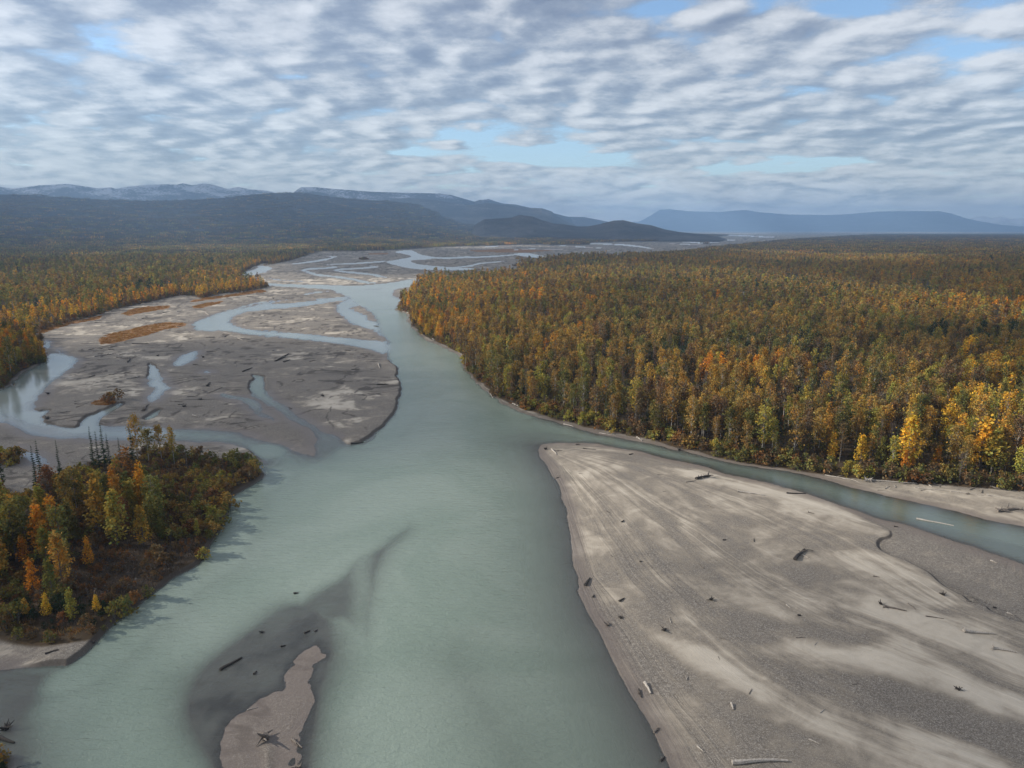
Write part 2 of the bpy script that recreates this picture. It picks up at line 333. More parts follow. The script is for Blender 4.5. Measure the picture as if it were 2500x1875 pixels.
SHRUBS = [poly('A', [(1370, 628), (1480, 595), (1650, 575), (1800, 548), (1805, 562), (1650, 592), (1500, 605)]), poly('A', [(700, 1340), (800, 1310), (805, 1350), (740, 1372)]),
          poly('F', [(1625, 140), (1680, 130), (1750, 142), (1700, 152)]), poly('F', [(1870, 135), (2100, 125), (2212, 130), (2212, 145), (1950, 145)]), poly('F', [(1030, 200), (1080, 195), (1110, 202), (1060, 207)]),
          poly('C', [(165, 230), (240, 214), (370, 210), (372, 232), (250, 236)]), poly('C', [(595, 210), (640, 202), (660, 210), (620, 216)]), poly('C', [(740, 196), (800, 180), (900, 192), (830, 208)]),
          poly('C', [(380, 192), (420, 185), (440, 194), (400, 198)]), poly('C', [(1680, 124), (1720, 114), (1760, 124)]), poly('C', [(1780, 124), (1860, 116), (1870, 126)]),
          poly('E', [(-300, 330), (0, 300), (90, 280), (150, 310), (120, 350), (0, 380)]), CORNER]
FARWOOD = [poly('C', [(300, 165), (320, 148), (640, 150), (640, 162)]), poly('C', [(700, 138), (1210, 128), (1212, 136)]), poly('C', [(1550, 158), (1610, 150), (1660, 160)]),
           poly('C', [(0, 340), (300, 310), (500, 290), (820, 256), (840, 262), (500, 310), (200, 350)])]

# ------------------------------------------------------------------ ground height and ground cover
_bar_tip = gnd(*pix('H', [(60, 150)])[0])
BL = poly('H', [(50, 140), (120, 290), (240, 560), (320, 900), (390, 1260), (500, 1659)], 'S', [(600, 440), (860, 960), (1240, 1680)], 'N', [(1760, 2100), (2100, 3000)])
BR = poly('H', [(60, 130), (400, 120), (1000, 200), (1500, 312), (2212, 497)], 'G', [(400, 620), (1150, 842), (1900, 1105)], 'N', [(2500, 1376), (2900, 1560), (3600, 1800)])

GUIDES = [BL] + [poly('Q', [(118, 268)] + g) for g in (
    [(210, 360), (300, 600), (380, 830), (520, 960), (640, 1080), (900, 1330), (1250, 1540), (1700, 1690), (2300, 1900)],
    [(300, 390), (500, 560), (720, 760), (900, 900), (1180, 1090), (1600, 1230), (2212, 1480), (2700, 1650)],
    [(420, 370), (700, 540), (900, 640), (1150, 800), (1450, 930), (1800, 1060), (2212, 1220), (2700, 1400)],
    [(600, 340), (900, 430), (1200, 520), (1560, 640), (1640, 700), (1850, 860), (2000, 960), (2212, 1050), (2700, 1240)],
    [(600, 300), (1000, 400), (1280, 480), (1500, 560), (1700, 620), (2000, 720), (2212, 790), (2700, 950)])]

def land(X, Y, full=False):
    """ground height at world points, and the masks its material reads"""
    R = np.hypot(X, Y)
    wob = np.clip(R / 300, .4, 4)
    xw = X + (fbm(X / 9, Y / 9, 3) - .5) * 2.4 * wob + (fbm(X / 60, Y / 60, 2) - .5) * 2 * wob
    yw = Y + (fbm(X / 9 + 40, Y / 9, 3) - .5) * 2.4 * wob * 2
    w = np.full(X.shape, 60.0)
    for P in WATER:
        w = np.minimum(w, sdf(P, xw, yw))
    for P in BARS:
        w = np.maximum(w, -sdf(P, xw, yw))
    corr = sdf(CORR, X + (fbm(X / 14, Y / 14, 2) - .5) * 5, Y + (fbm(X / 14 + 9, Y / 14, 2) - .5) * 5, 400.0)      # negative inside the corridor
    isle = sdf(ISLE, X, Y)
    far = np.full(X.shape, 60.0)
    for P in FARWOOD:
        far = np.minimum(far, sdf(P, X, Y))
    wood = np.maximum(corr, np.maximum(-isle, -far))                 # positive in woodland
    w = np.where(corr > 3, np.maximum(w, 3.0), w)
    cut = np.full(X.shape, 60.0)
    for P in CUTS:
        cut = np.minimum(cut, ldist(P, X, Y, 30.0))
    cut = 1 - sm(3, 10 + R * .01, cut)
    relief = fbm(X / 26, Y / 34, 4) * .9
    ter = relief * 5
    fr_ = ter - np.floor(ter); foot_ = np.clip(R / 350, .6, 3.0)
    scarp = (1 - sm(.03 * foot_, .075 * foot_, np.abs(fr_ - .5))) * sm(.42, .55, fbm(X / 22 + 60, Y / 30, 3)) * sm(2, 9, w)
    ter = (np.floor(ter) + sm(.35, .65, ter - np.floor(ter))) / 5    # little scarps
    hl = .03 + .35 * sm(0, 14, w) + .55 * sm(3, 30, w) * ter
    hl = hl * (1 - cut) + cut * (.75 * sm(-.2, 1.2, w) + .2 * ter)
    hb = -np.minimum(2.6, -w * (.085 + cut * .5 + .3 * sm(330, 420, Y)))
    h = np.where(w > 0, hl, hb)
    h = np.where(w < 0, np.maximum(h, -.03 - .026 * ldist(BL, xw, yw, 80.0)), h)
    for P, z, s in SHOALS:
        k = 1 - sm(-s, s, sdf(P, xw, yw))
        hh = z + (fbm(X / 5, Y / 5, 3) - .5) * .08
        h = np.where((w < 2.5) & (hh > h), h + (hh - h) * k, h)
    aw = sdf(AWASH, xw * .6 + X * .4, yw * .6 + Y * .4)
    top = -.05 + (fbm(X / 8, Y / 8, 4) - .5) * .15 + (fbm(X / 1.6, Y / 3.4, 2) - .5) * .05
    top = top - np.maximum(aw, 0) * (.07 + .12 * fbm(X / 20, Y / 20, 2)) - .12 * sm(150, 185, Y - X * .2)
    h = np.where(w < 0, np.maximum(h, top), h)
    dr = sdf(DRYBAR, xw * .5 + X * .5, yw * .5 + Y * .5)
    h = h + (.10 + (fbm(X / 5, Y / 5, 4) - .5) * .12) * (1 - sm(-4.5, 1.5, dr)) + .22 * (1 - sm(-2, 1, sdf(CREST, xw, yw)))
    sh = sdf(SHELF, X + (fbm(X / 5, Y / 5, 2) - .5) * 2, Y + (fbm(X / 5, Y / 5 + 9, 2) - .5) * 2)
    h = np.where(w > 0, h + .55 * sm(-.3, .9, sh) * sm(0, 20, w) * (sm(-60, -8, corr) < 1) * (X > _bar_tip[0] - 5) * (Y < 420), h)
    woodh = sm(-1, 9, wood)
    h = np.where(w > -1, h + .8 * woodh * sm(-.5, 8, w), h)
    und = (fbm(X / 420 + 3, Y / 420, 3) - .45) * sm(700, 2500, R) * np.where(X > 0, 6, 16) * sm(20, 350, corr)
    h = h + np.maximum(und, -1) 
    if not full:
        return h, w, wood, corr, isle
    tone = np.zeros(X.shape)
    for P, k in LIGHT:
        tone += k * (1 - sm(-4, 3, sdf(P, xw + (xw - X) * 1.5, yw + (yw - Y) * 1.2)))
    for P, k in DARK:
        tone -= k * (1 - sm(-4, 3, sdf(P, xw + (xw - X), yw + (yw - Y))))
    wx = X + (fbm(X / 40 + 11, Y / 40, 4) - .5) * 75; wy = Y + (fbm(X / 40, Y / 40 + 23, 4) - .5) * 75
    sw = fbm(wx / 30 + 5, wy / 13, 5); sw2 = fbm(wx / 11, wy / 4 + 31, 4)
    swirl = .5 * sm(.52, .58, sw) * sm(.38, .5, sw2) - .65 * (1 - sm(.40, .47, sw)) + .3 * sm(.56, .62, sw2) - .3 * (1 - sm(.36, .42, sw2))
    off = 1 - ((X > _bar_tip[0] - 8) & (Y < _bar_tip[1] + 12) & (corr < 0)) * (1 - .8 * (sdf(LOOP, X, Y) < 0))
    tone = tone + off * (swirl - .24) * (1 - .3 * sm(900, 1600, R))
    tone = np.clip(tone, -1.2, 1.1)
    dl = ldist(BL, X, Y, 400.0); dr_ = ldist(BR, X, Y, 400.0)
    t = dl / (dl + dr_ + 1e-3)
    onbar = ((X > _bar_tip[0] - 8) & (Y < _bar_tip[1] + 12) & (corr < 0)).astype(float)
    s = np.hypot(X - _bar_tip[0], Y - _bar_tip[1])
    num = 0; den = 1e-9
    for i, P in enumerate(GUIDES):
        wi = 1 / (ldist(P, X, Y, 300.0) + .4) ** 1.6
        num = num + wi * i; den = den + wi
    t = num / den
    onshelf = 1 - sm(-2, 2, sdf(SHELF, X, Y))
    onbar = onbar * (1 - (onshelf > .5))
    # streaks run along the current: fan lines on the right bar, long wisps elsewhere
    k_ = 1 - .6 * onshelf
    fu = np.where(onbar > .5, s / 34.0 + fbm(X / 20, Y / 20, 2), (X * .9 + Y * .25) / (38.0 * k_) + fbm(X / 45, Y / 45, 3) * 3)
    fv = np.where(onbar > .5, t * 3.1 + (fbm(X / 14, Y / 14, 3) - .5) * .3, (Y * .8 - X * .3) / (19.0 * k_) + fbm(X / 38 + 4, Y / 38, 3) * 4.2)
    gr = np.full(X.shape, 60.0)
    for P in GRASS:
        gr = np.minimum(gr, sdf(P, xw, yw, 20.0))
    wood = np.where((isle < 7) & (X > -150) & ~((Y > 222) & (X > -78)), np.maximum(wood, 6 - isle), wood)
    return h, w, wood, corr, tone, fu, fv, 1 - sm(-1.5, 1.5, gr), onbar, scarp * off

# ------------------------------------------------------------------ materials
def mat(name):
    m = bpy.data.materials.new(name); m.use_nodes = True
    nt = m.node_tree; nt.nodes.clear()
    return m, nt.nodes, nt.links

def nd(n, t, **kw):
    x = n.new(t)
    for k, v in kw.items():
        setattr(x, k, v)
    return x

def attr(n, name, kind='GEOMETRY'):
    return nd(n, 'ShaderNodeAttribute', attribute_name=name, attribute_type=kind)

def math_(n, l, op, a, b=None, c=None, clamp=False):
    x = nd(n, 'ShaderNodeMath', operation=op, use_clamp=clamp)
    for i, v in enumerate((a, b, c)):
        if v is None:
            continue
        if isinstance(v, (int, float)):
            x.inputs[i].default_value = v
        else:
            l.new(v, x.inputs[i])
    return x.outputs[0]

def mixc(n, l, f, a, b):
    x = nd(n, 'ShaderNodeMix', data_type='RGBA')
    for i, v in ((0, f), (6, a), (7, b)):
        if isinstance(v, (int, float)):
            x.inputs[i].default_value = v
        elif isinstance(v, tuple):
            x.inputs[i].default_value = (*v, 1) if len(v) == 3 else v
        else:
            l.new(v, x.inputs[i])
    return x.outputs[2]

def noise(n, l, vec, scale, detail=4, rough=.55, dist=0.0):
    x = nd(n, 'ShaderNodeTexNoise')
    x.inputs['Scale'].default_value = scale; x.inputs['Detail'].default_value = detail
    x.inputs['Roughness'].default_value = rough; x.inputs['Distortion'].default_value = dist
    if vec is not None:
        l.new(vec, x.inputs['Vector'])
    return x.outputs[0]

def ramp(n, l, f, stops):
    x = nd(n, 'ShaderNodeValToRGB')
    e = x.color_ramp.elements
    while len(e) < len(stops):
        e.new(.5)
    for i, (p, c) in enumerate(stops):
        e[i].position = p; e[i].color = (*c, 1) if len(c) == 3 else c
    l.new(f, x.inputs[0])
    return x.outputs[0]

def rng_(n, l, f, a, b, c=0.0, d=1.0):
    x = nd(n, 'ShaderNodeMapRange')
    x.interpolation_type = 'SMOOTHSTEP'
    l.new(f, x.inputs[0])
    for i, v in enumerate((a, b, c, d)):
        x.inputs[i + 1].default_value = v
    return x.outputs[0]

def ground_material():
    m, n, l = mat("sand_gravel_and_forest_floor")
    pos = nd(n, 'ShaderNodeNewGeometry').outputs['Position']
    tone = attr(n, 'tone').outputs['Fac']; wood = attr(n, 'wood').outputs['Fac']; grass = attr(n, 'grass').outputs['Fac']
    shore = attr(n, 'shore').outputs['Fac']; flow = attr(n, 'flow').outputs['Vector']
    hh = attr(n, 'height').outputs['Fac']
    st1 = noise(n, l, flow, 1.0, 7, .6, .3)
    sep = nd(n, 'ShaderNodeMapping'); sep.inputs['Scale'].default_value = (.8, 3.4, 1.0); l.new(flow, sep.inputs[0])
    st2 = noise(n, l, sep.outputs[0], 1.0, 6, .62, .3)
    big = noise(n, l, pos, .022, 5, .6, 1.2)
    grit = noise(n, l, pos, 5.0, 2, .8)
    grit2 = noise(n, l, pos, 1.7, 4, .8)
    t = math_(n, l, 'MULTIPLY', math_(n, l, 'SUBTRACT', st1, .5), .66)
    t = math_(n, l, 'ADD', t, math_(n, l, 'MULTIPLY', math_(n, l, 'SUBTRACT', st2, .5), .42))
    t = math_(n, l, 'ADD', t, math_(n, l, 'MULTIPLY', math_(n, l, 'SUBTRACT', big, .5), .9))
    mid_ = noise(n, l, pos, .11, 6, .68, .8)
    t = math_(n, l, 'ADD', t, math_(n, l, 'MULTIPLY', math_(n, l, 'SUBTRACT', mid_, .5), .5))
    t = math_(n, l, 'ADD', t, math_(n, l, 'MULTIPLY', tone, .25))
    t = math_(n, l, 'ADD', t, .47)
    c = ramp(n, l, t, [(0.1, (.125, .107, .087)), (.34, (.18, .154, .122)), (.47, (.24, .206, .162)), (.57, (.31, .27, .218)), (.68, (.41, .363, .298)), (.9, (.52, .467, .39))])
    # gravel: mottled stones where the sand is thin
    t = math_(n, l, 'SUBTRACT', t, math_(n, l, 'MULTIPLY', attr(n, 'rill').outputs['Fac'], .10))
    gmask = math_(n, l, 'SUBTRACT', 1.0, rng_(n, l, t, .3, .62))
    gcol = ramp(n, l, math_(n, l, 'ADD', math_(n, l, 'MULTIPLY', grit, .6), math_(n, l, 'MULTIPLY', grit2, .4)), [(.36, (.06, .053, .048)), (.5, (.16, .142, .124)), (.62, (.42, .385, .34))])
    c = mixc(n, l, math_(n, l, 'MULTIPLY', gmask, .68), c, gcol)
    # rills and small scarps wander over the bars
    wv = nd(n, 'ShaderNodeMapping'); wv.inputs['Scale'].default_value = (.5, 1.0, 1.0); wv.inputs['Rotation'].default_value = (0, 0, .3); l.new(pos, wv.inputs[0])
    r1 = noise(n, l, wv.outputs[0], .035, 5, .55, 1.3)
    line = math_(n, l, 'ABSOLUTE', math_(n, l, 'SUBTRACT', r1, .5))
    line = math_(n, l, 'MULTIPLY', math_(n, l, 'SUBTRACT', 1.0, rng_(n, l, line, .006, .04)), rng_(n, l, noise(n, l, pos, .02, 2), .45, .6))
    rm = math_(n, l, 'MULTIPLY', line, attr(n, 'rill').outputs['Fac'])
    c = mixc(n, l, math_(n, l, 'MULTIPLY', rm, .85), c, (.06, .05, .042))
    c = mixc(n, l, math_(n, l, 'MULTIPLY', attr(n, 'scarp').outputs['Fac'], .8), c, (.055, .046, .04))  # terrace edges drawn dark: shade of the little faces painted into the colour
    # wet margin, wet where it lies low
    wet = math_(n, l, 'SUBTRACT', 1.0, rng_(n, l, hh, -.02, .27))
    under = math_(n, l, 'SUBTRACT', 1.0, rng_(n, l, hh, -.08, .0))
    c = mixc(n, l, math_(n, l, 'MULTIPLY', wet, math_(n, l, 'SUBTRACT', .72, math_(n, l, 'MULTIPLY', under, .2))), c, (.145, .118, .102))
    c = mixc(n, l, math_(n, l, 'MULTIPLY', under, .75), c, (.31, .245, .215))
    # dry grass flats
    gn = noise(n, l, pos, .35, 5, .7)
    gc = ramp(n, l, gn, [(.3, (.10, .052, .02)), (.5, (.19, .092, .03)), (.7, (.27, .15, .055))])
    gf = rng_(n, l, math_(n, l, 'ADD', grass, math_(n, l, 'MULTIPLY', math_(n, l, 'SUBTRACT', gn, .5), .9)), .42, .6)
    c = mixc(n, l, gf, c, gc)
    # forest floor: leaf litter and moss
    fn = noise(n, l, pos, .12, 6, .7)
    fc = ramp(n, l, fn, [(.3, (.028, .022, .014)), (.5, (.055, .036, .018)), (.7, (.085, .052, .022))])
    farn = noise(n, l, pos, .011, 8, .75)
    ff = ramp(n, l, farn, [(.3, (.022, .026, .018)), (.5, (.05, .040, .024)), (.62, (.085, .058, .03)), (.75, (.15, .1, .04))])
    dist = nd(n, 'ShaderNodeVectorMath', operation='LENGTH'); l.new(pos, dist.inputs[0])
    fc = mixc(n, l, rng_(n, l, dist.outputs['Value'], 2500, 6000), fc, ff)
    c = mixc(n, l, rng_(n, l, wood, .25, .75), c, fc)
    # steep scarps and cut banks: shade on their faces painted in as darker colour
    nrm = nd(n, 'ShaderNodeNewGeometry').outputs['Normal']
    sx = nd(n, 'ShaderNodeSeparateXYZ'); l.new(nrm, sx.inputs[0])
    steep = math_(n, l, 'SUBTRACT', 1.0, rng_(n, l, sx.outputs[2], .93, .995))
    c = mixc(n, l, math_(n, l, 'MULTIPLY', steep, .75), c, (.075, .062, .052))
    b = nd(n, 'ShaderNodeBsdfPrincipled'); l.new(c, b.inputs['Base Color'])
    rr = nd(n, 'ShaderNodeMapRange'); l.new(wet, rr.inputs[0]); rr.inputs[3].default_value = .92; rr.inputs[4].default_value = .45
    l.new(rr.outputs[0], b.inputs['Roughness'])
    b.inputs['Specular IOR Level'].default_value = .25
    bh = math_(n, l, 'ADD', math_(n, l, 'MULTIPLY', st2, .8), math_(n, l, 'ADD', math_(n, l, 'MULTIPLY', grit2, .22), math_(n, l, 'MULTIPLY', grit, .06)))
    bu = nd(n, 'ShaderNodeBump'); bu.inputs['Strength'].default_value = .75; bu.inputs['Distance'].default_value = .5
    l.new(bh, bu.inputs['Height']); l.new(bu.outputs[0], b.inputs['Normal'])
    o = nd(n, 'ShaderNodeOutputMaterial'); l.new(b.outputs[0], o.inputs[0])
    return m

def water_material():
    m, n, l = mat("silty_glacial_water")
    pos = nd(n, 'ShaderNodeNewGeometry').outputs['Position']
    depth = attr(n, 'depth').outputs['Fac']; slack = attr(n, 'slack').outputs['Fac']
    # turbidity: the bed shows only through the first decimetres
    a = math_(n, l, 'SUBTRACT', 1.0, math_(n, l, 'POWER', 2.718, math_(n, l, 'MULTIPLY', depth, -2.3)))
    a = math_(n, l, 'ADD', math_(n, l, 'MULTIPLY', a, .93), .04, clamp=True)
    big = noise(n, l, pos, .018, 4, .6, .8)
    c = mixc(n, l, rng_(n, l, big, .35, .65), (.195, .25, .208), (.235, .288, .245))
    c = mixc(n, l, math_(n, l, 'MULTIPLY', slack, .6), c, (.27, .295, .29))
    c = mixc(n, l, math_(n, l, 'MULTIPLY', attr(n, 'clear').outputs['Fac'], .75), c, (.10, .135, .115))
    d = nd(n, 'ShaderNodeBsdfDiffuse'); l.new(c, d.inputs[0])
    tr = nd(n, 'ShaderNodeBsdfTransparent')
    mx = nd(n, 'ShaderNodeMixShader'); l.new(a, mx.inputs[0]); l.new(tr.outputs[0], mx.inputs[1]); l.new(d.outputs[0], mx.inputs[2])
    g = nd(n, 'ShaderNodeBsdfGlossy'); g.inputs['Roughness'].default_value = .13
    l.new(math_(n, l, 'ADD', math_(n, l, 'SUBTRACT', .15, math_(n, l, 'MULTIPLY', slack, .09)), math_(n, l, 'MULTIPLY', attr(n, 'chop').outputs['Fac'], .2)), g.inputs['Roughness'])
    mp = nd(n, 'ShaderNodeMapping'); mp.inputs['Scale'].default_value = (.28, .8, 1); mp.inputs['Rotation'].default_value = (0, 0, .25); l.new(pos, mp.inputs[0])
    w1 = noise(n, l, mp.outputs[0], 1.0, 4, .6, .6)
    w2 = noise(n, l, pos, 1.5, 4, .65, .6)
    wv = math_(n, l, 'ADD', math_(n, l, 'MULTIPLY', w1, 1.0), math_(n, l, 'MULTIPLY', w2, .5))
    bu = nd(n, 'ShaderNodeBump'); bu.inputs['Distance'].default_value = .28
    l.new(math_(n, l, 'SUBTRACT', 1.0, math_(n, l, 'MULTIPLY', slack, .92)), bu.inputs['Strength'])
    l.new(wv, bu.inputs['Height']); l.new(bu.outputs[0], g.inputs['Normal']); 
    bu2 = nd(n, 'ShaderNodeBump'); bu2.inputs['Distance'].default_value = .3; bu2.inputs['Strength'].default_value = .8; l.new(wv, bu2.inputs['Height']); l.new(bu2.outputs[0], d.inputs['Normal'])
    fr = nd(n, 'ShaderNodeFresnel'); l.new(math_(n, l, 'ADD', 1.33, math_(n, l, 'MULTIPLY', slack, .2)), fr.inputs[0]); l.new(bu.outputs[0], fr.inputs['Normal'])
    m2 = nd(n, 'ShaderNodeMixShader'); l.new(fr.outputs[0], m2.inputs[0]); l.new(mx.outputs[0], m2.inputs[1]); l.new(g.outputs[0], m2.inputs[2])
    o = nd(n, 'ShaderNodeOutputMaterial'); l.new(m2.outputs[0], o.inputs[0])
    return m

def hill_material(name, snow, base):
    m, n, l = mat(name)
    pos = nd(n, 'ShaderNodeNewGeometry').outputs['Position']
    a = noise(n, l, pos, .0022, 9, .68, .4)
    f = noise(n, l, pos, .02, 6, .75)
    t = math_(n, l, 'ADD', math_(n, l, 'MULTIPLY', a, .65), math_(n, l, 'MULTIPLY', f, .35))
    c = ramp(n, l, t, [(.34, tuple(x * .5 for x in base)), (.5, base), (.6, tuple(x * 1.7 for x in base)), (.7, tuple(x * 2.6 for x in base))])
    if snow:
        sx = nd(n, 'ShaderNodeSeparateXYZ'); l.new(pos, sx.inputs[0])
        s = math_(n, l, 'ADD', math_(n, l, 'MULTIPLY', sx.outputs[2], 1.0 / snow), math_(n, l, 'MULTIPLY', math_(n, l, 'SUBTRACT', f, .5), 2.6))
        s = math_(n, l, 'ADD', s, math_(n, l, 'MULTIPLY', math_(n, l, 'SUBTRACT', a, .5), 2.6))
        c = mixc(n, l, math_(n, l, 'MULTIPLY', rng_(n, l, s, 1.02, 1.4), .7), c, (.6, .62, .66))
    b = nd(n, 'ShaderNodeBsdfDiffuse'); l.new(c, b.inputs[0])
    bu = nd(n, 'ShaderNodeBump'); bu.inputs['Distance'].default_value = 60; bu.inputs['Strength'].default_value = .9; l.new(t, bu.inputs['Height']); l.new(bu.outputs[0], b.inputs['Normal'])
    o = nd(n, 'ShaderNodeOutputMaterial'); l.new(b.outputs[0], o.inputs[0])
    return m

def leaf_material(name, src):
    """src: 'INSTANCER' reads the colour stored on each forest tree, 'OBJECT' the object's own colour"""
    m, n, l = mat(name)
    if src == 'INSTANCER':
        c = attr(n, 'tint', 'INSTANCER').outputs['Color']
    else:
        c = nd(n, 'ShaderNodeObjectInfo').outputs['Color']
    lf = attr(n, 'leaf').outputs['Color']
    x = nd(n, 'ShaderNodeMix', data_type='RGBA', blend_type='MULTIPLY'); x.inputs[0].default_value = 1
    l.new(c, x.inputs[6]); l.new(lf, x.inputs[7])
    d = nd(n, 'ShaderNodeBsdfDiffuse'); t = nd(n, 'ShaderNodeBsdfTranslucent')
    l.new(x.outputs[2], d.inputs[0]); l.new(x.outputs[2], t.inputs[0])
    mx = nd(n, 'ShaderNodeMixShader'); mx.inputs[0].default_value = .32
    l.new(d.outputs[0], mx.inputs[1]); l.new(t.outputs[0], mx.inputs[2])
    o = nd(n, 'ShaderNodeOutputMaterial'); l.new(mx.outputs[0], o.inputs[0])
    return m

def bark_material(name, a, b_, scale=2.5):
    m, n, l = mat(name)
    tc = nd(n, 'ShaderNodeTexCoord').outputs['Object']
    mp = nd(n, 'ShaderNodeMapping'); mp.inputs['Scale'].default_value = (1, 1, 2.2); l.new(tc, mp.inputs[0])
    f = noise(n, l, mp.outputs[0], scale, 5, .7)
    c = ramp(n, l, f, [(.38, a), (.6, b_)])
    b = nd(n, 'ShaderNodeBsdfPrincipled'); l.new(c, b.inputs['Base Color']); b.inputs['Roughness'].default_value = .85
    bu = nd(n, 'ShaderNodeBump'); bu.inputs['Distance'].default_value = .03; l.new(f, bu.inputs['Height']); l.new(bu.outputs[0], b.inputs['Normal'])
    o = nd(n, 'ShaderNodeOutputMaterial'); l.new(b.outputs[0], o.inputs[0])
    return m

M_GROUND = ground_material(); M_WATER = water_material()
M_LEAF_I = leaf_material("forest_leaves", 'INSTANCER'); M_LEAF_O = leaf_material("tree_leaves", 'OBJECT')
M_BIRCH = bark_material("birch_bark", (.16, .14, .12), (.42, .39, .35)); M_BARK = bark_material("grey_bark", (.05, .042, .035), (.16, .14, .12))
M_DRIFT = bark_material("bleached_driftwood", (.22, .19, .16), (.46, .42, .37), 3.0); M_WET = bark_material("dark_wet_driftwood", (.018, .015, .013), (.05, .042, .036), 3.0)
M_DRIFTM = bark_material("weathered_driftwood", (.07, .058, .048), (.2, .17, .145), 3.0)

# ------------------------------------------------------------------ mesh helpers
def mesh(name, V, F, mats, attrs=None, fmat=None, smooth=False):
    me = bpy.data.meshes.new(name)
    V = np.asarray(V, np.float32)
    if isinstance(F, np.ndarray) and F.ndim == 2:
        k = F.shape[1]; nf = len(F)
        me.vertices.add(len(V)); me.vertices.foreach_set('co', V.ravel())
        me.loops.add(nf * k); me.loops.foreach_set('vertex_index', F.astype(np.int32).ravel())
        me.polygons.add(nf); me.polygons.foreach_set('loop_start', np.arange(0, nf * k, k, dtype=np.int32))
        me.update(calc_edges=True)
    else:
        me.from_pydata(V.tolist(), [], [list(f) for f in F])
    for m in mats:
        me.materials.append(m)
    if fmat is not None:
        me.polygons.foreach_set('material_index', np.asarray(fmat, np.int32))
    if attrs:
        for k, (t, d) in attrs.items():
            a = me.attributes.new(k, t, 'POINT')
            key = {'FLOAT': 'value', 'INT': 'value', 'FLOAT_VECTOR': 'vector', 'FLOAT_COLOR': 'color'}[t]
            a.data.foreach_set(key, np.asarray(d, np.float32 if t != 'INT' else np.int32).ravel())
    if smooth:
        me.polygons.foreach_set('use_smooth', np.ones(len(me.polygons), bool))
    me.update()
    return me

def link(name, me, parent=None, **props):
    o = bpy.data.objects.new(name, me)
    COL.objects.link(o)
    if parent is not None:
        o.parent = parent
    for k, v in props.items():
        o[k] = v
    return o

# ------------------------------------------------------------------ ground sheet and water
def axis_theta():
    core = np.radians(np.linspace(-39.5, 39.5, 980))
    out = np.radians(np.concatenate([np.linspace(41, 60, 20), np.linspace(66, 180, 20)]))
    return np.concatenate([-out[::-1], core, out])

def axis_r():
    v = np.concatenate([np.arange(1980, 1560, -3.0), np.arange(1560, 700, -2.0), np.arange(700, 575, -1.25), np.arange(575, 562.3, -.5)])
    a, y, z = ray(CX, v)
    r = H / -z * y
    near = np.array([.5, 10, 25, 40, 55, 70])
    near = near[near < r[0] - 5]
    return np.concatenate([near, r, [60000.0]])

TH, RR = axis_theta(), axis_r()
nT, nR = len(TH), len(RR)
T2, R2 = np.meshgrid(TH, RR)
# rows are level lines of the picture only in front; the sheet itself is a plain disc round the drone
GX, GY = np.sin(T2) * R2, np.cos(T2) * R2
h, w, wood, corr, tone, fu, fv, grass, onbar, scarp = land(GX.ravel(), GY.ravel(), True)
idx = np.arange(nT * nR).reshape(nR, nT)
F = np.stack([idx[:-1, :-1], idx[:-1, 1:], idx[1:, 1:], idx[1:, :-1]], -1).reshape(-1, 4)
V = np.stack([GX.ravel(), GY.ravel(), h], -1)
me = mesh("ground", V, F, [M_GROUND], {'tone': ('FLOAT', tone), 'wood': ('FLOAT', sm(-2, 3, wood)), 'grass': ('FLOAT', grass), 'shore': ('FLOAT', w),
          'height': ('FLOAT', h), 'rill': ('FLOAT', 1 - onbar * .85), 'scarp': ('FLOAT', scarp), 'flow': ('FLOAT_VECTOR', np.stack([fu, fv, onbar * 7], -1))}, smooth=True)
link("ground", me, kind='structure')
# water: the part of the disc that lies below the river's level
i2 = idx[::2, ::2]
hw = h.reshape(nR, nT)
F = np.stack([i2[:-1, :-1], i2[:-1, 1:], i2[1:, 1:], i2[1:, :-1]], -1).reshape(-1, 4)
wet = (np.minimum.reduce([hw[0:-2:2, 0:-2:2][:i2.shape[0] - 1, :i2.shape[1] - 1]]) < .12).ravel() | False
hm = h[F].min(1); wm = w[F].min(1)
F = F[(hm < .12) & (corr[F].min(1) < 6) & (RR[(F[:, 0] // nT)] < 30000)]
used, inv = np.unique(F, return_inverse=True)
V = np.stack([GX.ravel()[used], GY.ravel()[used], np.zeros(len(used))], -1)
R_ = np.hypot(V[:, 0], V[:, 1])
_slk = sdf(WATER[6], V[:, 0], V[:, 1]); 
for P in (WATER[2], WATER[3], WATER[8], WATER[9], WATER[10], WATER[11], WATER[7]):
    _slk = np.minimum(_slk, sdf(P, V[:, 0], V[:, 1]))
slack = 1 - sm(-3, 6, _slk)
chop = sm(450, 1100, R_)
_ch = poly('H', [(900, 200), (2212, 360)], 'G', [(280, 400), (2400, 900), (2400, 1250), (0, 507)])
clear = 1 - sm(-6, 6, sdf(_ch, V[:, 0], V[:, 1]))
slack = np.maximum(slack, .92 * clear)
me = mesh("water", V, inv.reshape(-1, 4), [M_WATER], {'depth': ('FLOAT', np.maximum(-h[used], 0)), 'slack': ('FLOAT', slack), 'chop': ('FLOAT', chop), 'clear': ('FLOAT', clear)}, smooth=True)
link("water", me, kind='structure')

